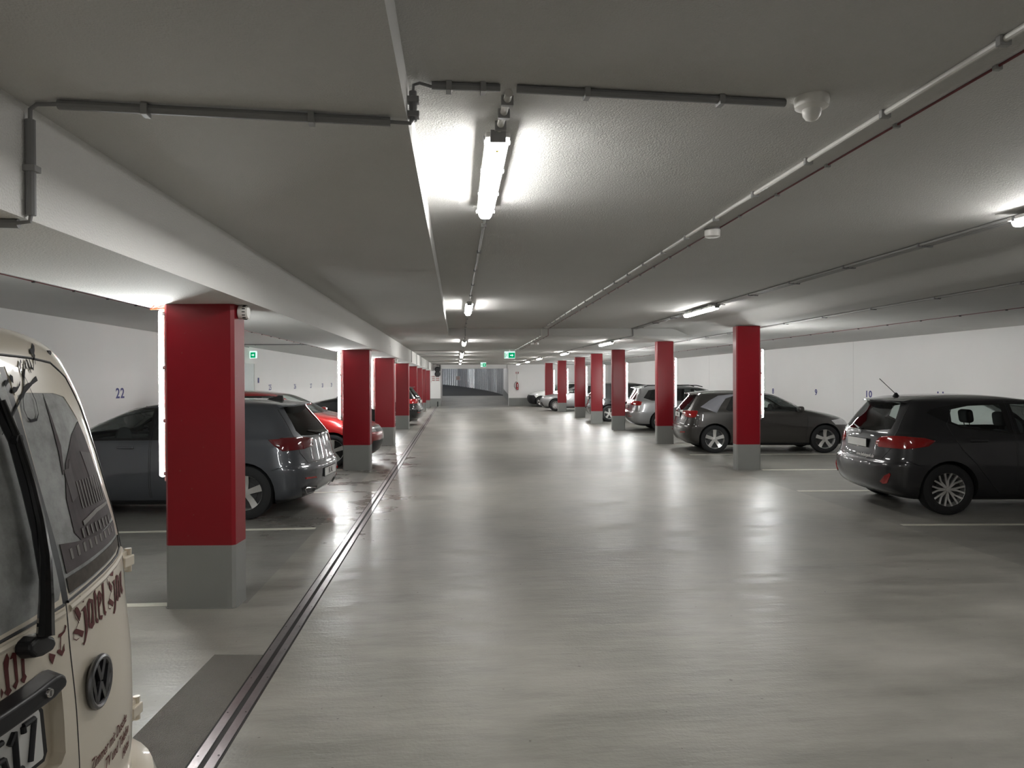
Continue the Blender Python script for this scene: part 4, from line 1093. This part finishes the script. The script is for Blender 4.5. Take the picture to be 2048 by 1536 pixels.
# ------------------------------------------------------------------ detectors, signs, alarm
t = thing('motion_sensor', 'white domed motion sensor at the end of the grey channel', 'sensor', (1.43, 2.765, 2.821))
mb = MB(); mb.lathe([(.066, 0), (.068, -.014), (.064, -.040), (.046, -.050)], n=36); mb.build('sensor_base', M['whiteplastic'], t, smooth='auto')
mb = MB(); mb.lathe([(.036, -.046), (.037, -.060), (.034, -.074), (.024, -.088), (.012, -.094), (.001, -.096)], n=30); mb.build('sensor_dome', M['whiteplastic'], t, smooth='auto')
t = thing('smoke_detector', 'small white round detector beside the white ceiling pipe', 'smoke detector', (1.915, 5.20, 2.82))
mb = MB(); mb.lathe([(.058, 0), (.058, -.040), (.056, -.064), (.045, -.070), (.001, -.070)], n=30); mb.build('detector_body', M['whiteplastic'], t, smooth='auto')
mb = MB(); mb.lathe([(.050, -.006), (.061, -.008), (.061, -.016), (.050, -.018)], n=30); mb.build('detector_ring', M['greyplastic'], t, smooth='auto')
for i, (x, y) in enumerate(((1.98, 18.6), (2.12, 18.7))):
    t = thing('smoke_detector', ['left', 'right'][i]+' of the two small white detectors on the lower ceiling', 'smoke detector', (x, y, 2.66))
    mb = MB(); mb.lathe([(.045, 0), (.045, -.05), (.001, -.055)], n=20); mb.build('detector_body', M['whiteplastic'], t, smooth='auto')
def alarm(loc, label):
    t = thing('alarm_sounder', label, 'alarm', loc)
    mb = MB(); mb.lathe([(.050, .0), (.052, .015), (.052, .055), (.046, .070), (.001, .072)], axis='x', n=30); mb.build('sounder_body', M['whiteplastic'], t, smooth='auto')
    mb = MB()
    for k in range(14):
        a = 2*PI*k/14; mb.box((.045, .0525*math.cos(a), .0525*math.sin(a)), (.022, .008, .006), Matrix.Rotation(a, 3, 'X'))
    mb.build('sound_slot', M['black'], t)
    return t
alarm((-1.635, 5.50, 2.205), 'white round alarm sounder at the top of the nearest left column')
alarm((-1.612, 18.68, 2.17), 'small white alarm sounder at the top of the third left column')
mb = MB(); mb.tube([(-2.20, 5.55, 2.262), (-2.30, 5.55, 2.232), (-2.27, 5.55, 2.262)], .006, 8); mb.tube([(-2.30, 5.55, 2.232), (-2.20, 5.55, 2.240)], .006, 8)
tag(mb.build('cable_tie', M['orange']), 'orange red loop of cable above the nearest left column lamp', 'cable')

def exit_sign(loc, rz, w, h, label, arrow=True, depth=.05):
    t = thing('exit_sign', label, 'exit sign', loc, rz)
    mb = MB(); mb.box((0, 0, -h/2), (w, depth, h), bevel=.006); mb.build('sign_housing', M['signwhite'], t)
    y = -depth/2-.002
    mb = MB(); mb.box((w*.18, y, -h*.56), (w*.60, .004, h*.74)); mb.build('green_panel', M['signgreen'], t)
    mb = MB(); mb.box((-w*.44, y, -h*.56), (w*.06, .004, h*.74)); mb.build('green_panel', M['signgreen'], t)
    mb = MB(); mb.prism([(.02, -.018), (.02, .018), (.10, .018), (.10, .050), (.165, 0), (.10, -.05), (.10, -.018)], y-.005, y-.002, lambda u, v, d: ((u*.78-.005)*w/.36, d, v*.9*h/.24-h*.56)); mb.build('arrow', M['signwhite'], t)
    # running figure
    mb = MB(); s = h/.24; cx = -w*.27; cz = -h*.56
    def S(u, v): return (cx+u*s, y-.004, cz+v*s)
    mb.lathe([(.001, -.002), (.012*s, -.002), (.012*s, .002), (.001, .002)], S(.012, .058), 'y', 12)
    for a, b in (((.005, .04), (-.005, -.005)), ((-.005, -.005), (.022, -.03)), ((.022, -.03), (.012, -.065)), ((-.005, -.005), (-.022, -.035)), ((-.022, -.035), (-.048, -.042)), ((.005, .035), (.032, .015)), ((.005, .035), (-.028, .022)), ((-.028, .022), (-.035, -.002))):
        mb.tube([S(*a), S(*b)], .006*s, 6)
    mb.build('running_figure', M['signgreen'], t)
    return t
exit_sign((1.74, 23.4, 2.62), 0, .355, .235, 'hanging green exit sign with white arrow, the larger and nearer one')
mb = MB(); mb.tube([(1.74, 23.4, 2.66), (1.74, 23.4, 2.615)], .012, 8); tag(mb.build('sign_hanger', M['whiteplastic']), 'short white hanger above the nearer exit sign', 'bracket')
exit_sign((1.43, 38.6, 2.62), 0, .30, .24, 'small far exit sign hanging in front of the ramp')
exit_sign((-6.12, 21.85, 2.58), -.6, .36, .22, 'green exit sign over the left wall doorway', depth=.06)
# doorway in the left wall
slab('door_1', -6.215, -6.19, 21.3, 22.25, 0, 2.2, principled('pale_door_paint', (.56, .60, .60), .5))
mb = MB(); mb.box((-6.19, 21.25, 1.1), (.03, .06, 2.26)); mb.box((-6.19, 22.30, 1.1), (.03, .06, 2.26)); mb.box((-6.19, 21.775, 2.23), (.03, 1.1, .06)); struct(mb.build('trim_2', M['wall']))
mb = MB(); mb.box((-6.188, 22.75, 1.70), (.012, .12, .16)); tag(mb.build('wall_notice', M['blue']), 'small blue notice on the left wall beside the doorway', 'sign')

def numeral(txt, side, y, z, h, label):
    w = text_mesh('bay_number', txt, h, M['blue'], None, .0015, 1.2, spacing=1.15, bold=.005)
    if side < 0: w.matrix_world = Matrix.Translation((-6.1990, y, z)) @ Matrix.Rotation(PI/2, 4, 'Z') @ Matrix.Rotation(PI/2, 4, 'X')
    else: w.matrix_world = Matrix.Translation((9.7990, y, z)) @ Matrix.Rotation(-PI/2, 4, 'Z') @ Matrix.Rotation(PI/2, 4, 'X')
    tag(w, label, 'number', 'bay numbers on the walls')
for n, y, z, h in (('22', 13.62, 1.46, .26), ('25', 24.16, 1.455, .26), ('26', 27.81, 1.455, .26), ('27', 30.8, 1.45, .26), ('28', 33.4, 1.45, .26), ('29', 35.75, 1.455, .26)):
    numeral(n, -1, y, z, h, 'blue stencilled bay number %s on the left wall' % n)
for n, y, z in (('8', 21.39, 1.285), ('9', 18.74, 1.295), ('10', 16.25, 1.295), ('11', 13.72, 1.315)):
    numeral(n, 1, y, z, .22, 'blue stencilled bay number %s on the right wall' % n)

# far wall fittings
t = thing('traffic_light', 'black traffic light with two round lamps on the far wall', 'traffic light', (-1.24, YE-.06, 2.20))
mb = MB(); mb.box((0, 0, 0), (.16, .08, .50), bevel=.02); mb.build('signal_housing', M['black'], t)
for z in (.145, -.145):
    mb = MB(); mb.lathe([(.18, -.02), (.18, -.10), (.155, -.10), (.14, -.05), (.001, -.045)], (0, 0, z), 'y', 24); mb.build('signal_lamp', M['black'], t)
def notice(name, loc, w, h, label, lines=3, mat='plate'):
    t = thing(name, label, 'sign', loc)
    mb = MB(); mb.box((0, 0, 0), (w, .012, h)); mb.build('panel', M[mat], t)
    mb = MB()
    for k in range(lines): mb.box((0, -.008, h*(.32-.64*k/max(1, lines-1))), (w*.8, .004, h*.10))
    mb.build('red_print', M['signred'], t); return t
notice('wall_sign', (-1.24, YE-.02, 1.78), .26, .36, 'white sign with red print below the traffic light')
notice('wall_sign', (-1.50, YE-.02, 1.78), .22, .36, 'white sign with red print left of the traffic light signs')
notice('wall_sign', (-1.64, YE-.3, 1.74), .03, .48, 'narrow white board seen edge on beside the eighth left column', 2)
t = notice('hanging_sign', (.07, 50.2, 1.80), .30, .27, 'white sign hanging on a cord in front of the ramp', 3)
mb = MB(); mb.tube([(0, 0, .12), (0, 0, 1.6)], .004, 5); mb.build('cord', M['whiteplastic'], t)
t = thing('fire_extinguisher', 'red fire extinguisher on the far right wall by the ramp', 'fire extinguisher', (3.86, YE-.137, 1.02))
mb = MB(); mb.lathe([(.06, 0), (.085, .03), (.085, .36), (.06, .43), (.03, .46), (.03, .50), (.001, .51)], n=20); mb.build('cylinder', M['extred'], t, smooth='auto')
mb = MB(); mb.tube([(0, 0, .50), (-.10, -.02, .52), (-.19, -.02, .38), (-.20, -.02, .22), (-.12, -.05, .08)], .014, 8); mb.build('hose', M['black'], t, smooth='auto')
mb = MB(); mb.box((0, -.09, .28), (.05, .006, .2)); mb.build('label_strip', M['plate'], t)
t = thing('extinguisher_sign', 'upright white strip with small red tips above the fire extinguisher', 'sign', (3.86, YE-.09, 1.60))
mb = MB(); mb.box((0, 0, .22), (.06, .03, .50)); mb.build('post', M['whiteplastic'], t)
for x in (-.07, .07):
    mb = MB(); mb.box((x, 0, .52), (.035, .02, .12)); mb.build('red_tip', M['signred'], t)
mb = MB(); mb.tube([(-1.22, 45.0, 0), (-1.22, 45.0, .32)], .035, 10); tag(mb.build('bollard', M['black']), 'short black post at the far end of the drain', 'post')

# ------------------------------------------------------------------ drain channel and floor marks
t = thing('drain_channel', 'long steel drain channel between the left bays and the aisle', 'drain', (-1.115, 1.0, 0), 0)
def strip(name, x0, x1, z0, z1, mat):
    mb = MB(); y0, y1 = 0, 44.3; s = -.0040
    mb.prism([(x0, y0), (x1, y0), (x1+s*y1, y1), (x0+s*y1, y1)], z0, z1, lambda x, y, z: (x, y, z)); return mb.build(name, mat, t)
strip('slot', -.070, .070, -.004, .0012, M['slot']); strip('steel_rim', -.058, -.014, 0, .004, M['steel']); strip('steel_rim', .014, .058, 0, .004, M['steel'])
for k in range(24):
    y = .6+k*.42
    for x in (-.045, .045):
        mb = MB(); mb.lathe([(.0045, .0035), (.0045, .0050), (.001, .0056)], (x-.004*y, y, 0), n=8); mb.build('screw', M['darkmetal'], t)
mb = MB(); mb.prism([(-1.50, 4.50), (-1.20, 4.47), (-1.185, 2.0), (-1.56, 2.0), (-1.54, 3.5)], 0, .0012, lambda x, y, z: (x, y, z)); tag(mb.build('floor_patch', M['patch']), 'smooth damp grey brown patch in the floor beside the near drain', 'floor patch')
def bayline(x0, x1, y, label, sk=SK, w=.085):
    a = math.atan(sk); L_ = x1-x0
    mb = MB(); mb.box((L_/2, 0, .0008), (L_, w, .0016)); o = mb.build('bay_line', M['line']); o.location = (x0, y, 0); o.rotation_euler = (0, 0, a)
    tag(o, label, 'floor marking', 'painted bay lines')
for x1, y, w in ((-2.17, 5.55, 'at the foot of the nearest left column'), (-1.62, 8.25, 'between the nearest left column and the drain, beside the grey hatchback'), (-1.62, 10.88, 'behind the grey hatchback'), (-2.16, 13.60, 'at the foot of the second left column')):
    bayline(-6.1, x1, y+(.0 if x1 > -2 else 0), 'painted bay line '+w, 0.0)
for y, w in ((18.65, 'third'), (24.65, 'fourth')): bayline(-6.1, -2.14, y, 'painted bay line at the foot of the %s left column' % w, 0.0)
for x0, y, w in ((5.08, 7.77, 'in front of the nearest dark hatchback'), (5.08, 10.27, 'behind the nearest dark hatchback'), (5.62, 12.72, 'at the foot of the nearest right column'), (5.15, 15.42, 'in front of the brown three door car'), (5.62, 18.0, 'at the foot of the second right column'), (5.2, 20.6, 'in front of the silver estate')):
    bayline(x0, 9.7, y, 'painted bay line '+w, -.075)
# grey foot along the side walls
# ------------------------------------------------------------------ vehicles in the bays
AR, AL = math.atan(-.09), PI-.09
GREY = paint('slate_grey_car_paint', (.060, .064, .074), .3); DGREY = paint('dark_grey_car_paint', (.017, .017, .020), .35)
BROWN = paint('brown_grey_car_paint', (.034, .030, .0275), .35); SILVER = paint('silver_car_paint', (.34, .34, .345), .6, .30)
REDP = paint('red_car_paint', (.26, .008, .008), .3); BLK = paint('black_car_paint', (.004, .004, .005), .1, .25); WHT = paint('white_car_paint', (.70, .70, .68), .05)
M['archsilver'] = paint('roof_arch_silver', (.34, .34, .38), .4)

make_car('hatchback', 'slate grey hatchback parked behind the nearest left column', (-1.70, 9.62, 0), AL, GREY, spokes=5, exhaust=True, lens='taildark', antenna='fin', backmat='privacy', plate_z=.50, plate_text='EK AL',
         tail_side=[(-.1, .85), (-.1, .975), (.25, .985), (.52, .97), (.44, .90), (.34, .83), (.1, .83)], tail_rear=[[(.38, .86), (.36, .955), (.60, .985), (.95, .99), (.95, .83), (.62, .835)]])
# small dark hatchback on the right edge
fr, fsh = make_car('small_hatchback', 'dark grey small hatchback with roof antenna, nearest car on the right', (5.30, 9.17, 0), AR, DGREY, L=4.04, H=1.476, W=1.735, wx=(.79, 3.283), wr=.312, spokes=8, wstyle='vee', rim=.212, antenna='rod', rearmat='glass',
         dlo=[(.64, 1.23), (.69, 1.275), (1.03, 1.335), (1.5, 1.352), (2.22, 1.355), (2.50, 1.29), (3.02, 1.01), (3.0, .965), (1.7, .975), (1.22, 1.03), (1.03, 1.055), (.88, 1.113)],
         side_glass=[([(.93, 1.125), (.95, 1.27), (1.2, 1.315), (1.62, 1.33), (1.63, 1.01), (1.25, 1.045), (1.06, 1.07)], 'glass'), ([(1.78, .99), (1.76, 1.335), (2.20, 1.335), (2.46, 1.275), (2.90, 1.03), (2.88, .99)], 'glass')],
         doors=[[(1.72, .27), (1.72, 1.37), (2.25, 1.37), (2.62, 1.25), (3.02, 1.0), (3.06, .78), (3.0, .27)], [(1.70, .27), (1.70, 1.37), (1.0, 1.33), (.86, 1.1), (.89, .98), (1.0, .80), (1.17, .63), (1.40, .355), (1.5, .27)]],
         rear_glass=[(-.60, 1.03), (-.58, 1.12), (-.44, 1.345), (.44, 1.345), (.58, 1.12), (.60, 1.03), (.35, .99), (-.35, .99)],
         tail_side=[(-.1, .80), (-.1, .93), (.30, .95), (.52, .935), (.66, .90), (.56, .835), (.30, .80)], tail_rear=[[(.44, .83), (.45, .88), (.52, .93), (.70, .95), (.95, .95), (.95, .80), (.50, .80)]],
         reflector=[(.62, .38), (.70, .46), (.765, .50), (.775, .48), (.72, .37), (.66, .355)], plate_z=.83)
make_car('three_door_hatchback', 'dark brown grey three door car with silver roof arch behind the nearest right column', (5.19, 16.62, 0), math.atan(-.115), BROWN, L=3.95, H=1.416, W=1.74, wx=(.74, 3.21), wr=.315, spokes=5, rim=.222, three_door=True, arch_stripe=True, plate_z=.87, plate_text='DB 41',
         dlo=[(1.08, 1.02), (1.28, 1.325), (1.50, 1.34), (2.22, 1.352), (2.50, 1.29), (3.02, 1.01), (3.0, .965), (1.15, .975)],
         side_glass=[([(1.20, 1.0), (1.34, 1.30), (1.62, 1.325), (1.62, .995)], 'privacy'), ([(1.72, .995), (1.72, 1.33), (2.20, 1.335), (2.46, 1.275), (2.90, 1.03), (2.88, .99)], 'glass')],
         tail_side=[(-.1, .86), (-.1, .97), (.32, .99), (.40, .97), (.34, .84), (.2, .82)], tail_rear=[[(.40, .90), (.38, .965), (.60, .985), (.95, .99), (.95, .82), (.62, .83)]])
ESTATE = [(z, (xr if z < 1.0 else .14+(xr-.14)*.62), xf+.0, w, ar, nr, af, nf) for z, xr, xf, w, ar, nr, af, nf in GOLF]
make_car('estate_car', 'silver estate car with black roof rails between the second and third right columns', (5.58, 23.3, 0), AR, SILVER, rows=ESTATE, L=4.56, H=1.48, W=1.80, wx=(1.02, 3.655), wr=.318, rails=True, backmat='privacy',
         dlo=[(.45, 1.06), (.62, 1.30), (.9, 1.335), (1.45, 1.35), (2.22, 1.355), (2.50, 1.29), (3.02, 1.01), (3.0, .965), (.7, .975)],
         side_glass=[([(.60, 1.02), (.72, 1.28), (1.05, 1.32), (1.90, 1.335), (1.90, .995)], 'privacy'), ([(2.0, .995), (2.0, 1.335), (2.20, 1.335), (2.46, 1.275), (2.90, 1.03), (2.88, .99)], 'glass')],
         tail_side=[(-.1, .84), (-.1, .95), (.30, .955), (.40, .94), (.36, .83), (.2, .82)], tail_rear=[[(.46, .86), (.46, .93), (.60, .96), (.95, .965), (.95, .82), (.62, .825)]], plate_z=.78, plate_text='MA 9')
make_car('black_car', 'black tall hatchback between the third and fourth right columns', (5.27, 28.7, 0), AR, BLK, L=4.35, H=1.56, W=1.82, wx=(.83, 3.48), low=True)
make_car('black_car', 'black hatchback parked behind the fourth left column', (-1.28, 26.9, 0), AL, BLK, L=4.40, H=1.50, W=1.82, wx=(.83, 3.5), low=True)
# nose towards the aisle
RED = [(z, xr, xf, w, ar, nr, af, nf) for z, xr, xf, w, ar, nr, af, nf in GOLF]
make_car('red_car', 'red car with its bonnet towards the aisle behind the second left column', (-5.72, 14.85, 0), AR+.05, REDP, rows=RED, L=4.20, H=1.50, W=1.78, wx=(.80, 3.36), wr=.325, spokes=5, rim=.225, low=True, front_detail=True)
make_car('silver_car', 'silver car with its bonnet towards the aisle beside the sixth right column', (8.95, 37.9, 0), PI+AR, SILVER, L=4.5, H=1.43, W=1.82, wx=(.9, 3.68), spokes=9, wstyle='vee', low=True, front_detail=True)
make_car('white_car', 'white car with black front beside the seventh right column', (8.75, 43.9, 0), PI+AR, WHT, L=4.4, H=1.5, W=1.82, wx=(.85, 3.55), low=True, front_detail=True, dark_front=True)

# web address lettering on the dark hatchback's tailgate
t = text_mesh('web_address', 'www.befuhrpark.de', .062, M['whiteplastic'], fr, 0, .85, 0, 'LEFT')
for v in t.data.vertices:
    y = -.02-v.co.x; z = .685+v.co.y; v.co = Vector((fsh.XR(y, z)-.004, y, z))
md = t.modifiers.new('t', 'SOLIDIFY'); md.thickness = .001; md.offset = 0
# ------------------------------------------------------------------ light, camera, render look
def area(name, loc, rot, sx, sy, power, color):
    l = bpy.data.lights.new(name, 'AREA'); l.shape = 'RECTANGLE'; l.size = sx; l.size_y = sy; l.energy = power; l.color = color
    o = bpy.data.objects.new(name, l); o.location = loc; o.rotation_euler = rot; C.objects.link(o); return o
# daylight falling down the ramp from the street on the left
area('ramp_daylight', (-5.5, 57.5, 4.4), (0, -.5, 0), 3, 4, 55, (.80, .90, 1.0))
first_strip = None
for i, (x, y) in enumerate(((2.6, 49.6), (.6, 53.0), (-1.6, 55.5))):  # hidden above the lintel, added to brighten ramp and sheet wall
    o = dup(lamp0, (x, y, 4.45), 'unseen tube lamp added to light the ramp, %s' % ['nearest', 'middle', 'farthest'][i], 'unseen lamps added above the ramp')
w = bpy.data.worlds.new('world'); bpy.context.scene.world = w; w.use_nodes = True
w.node_tree.nodes['Background'].inputs[0].default_value = (.02, .02, .022, 1); w.node_tree.nodes['Background'].inputs[1].default_value = .3

cam = bpy.data.cameras.new('camera'); co = bpy.data.objects.new('camera', cam); C.objects.link(co)
cam.sensor_fit = 'HORIZONTAL'; cam.sensor_width = 36.0; cam.lens = 1420/2048*36; cam.clip_start = .05; cam.clip_end = 200
f_ = 1420.0; roll = .005
a = Vector((914-1024, 759.5-768, f_)).normalized()
up = Vector((-math.sin(roll), -math.cos(roll), 0)); up = (up-a*up.dot(a)).normalized()
ri = up.cross(a)
if ri.x < 0: ri = -ri
R_ = Matrix((ri, a, up))            # world axes seen from the camera (right, down, forward)
cx_, cy_, cz_ = (Vector((R_[0][i], R_[1][i], R_[2][i])) for i in range(3))
co.matrix_world = Matrix.Translation((0, 0, 1.69)) @ Matrix((cx_, -cy_, -cz_)).transposed().to_4x4()
bpy.context.scene.camera = co
sc = bpy.context.scene
sc.view_settings.view_transform = 'Standard'; sc.view_settings.look = 'None'; sc.view_settings.exposure = 2.6; sc.view_settings.gamma = 1.0
sc.view_settings.use_curve_mapping = False
try:
    sc.cycles.use_light_tree = True; sc.cycles.max_bounces = 9; sc.cycles.diffuse_bounces = 5; sc.cycles.glossy_bounces = 4; sc.cycles.transparent_max_bounces = 16
    sc.cycles.sample_clamp_indirect = 6.0; sc.cycles.caustics_reflective = False; sc.cycles.caustics_refractive = False
    sc.cycles.use_denoising = True; sc.cycles.adaptive_threshold = .02
except Exception: pass
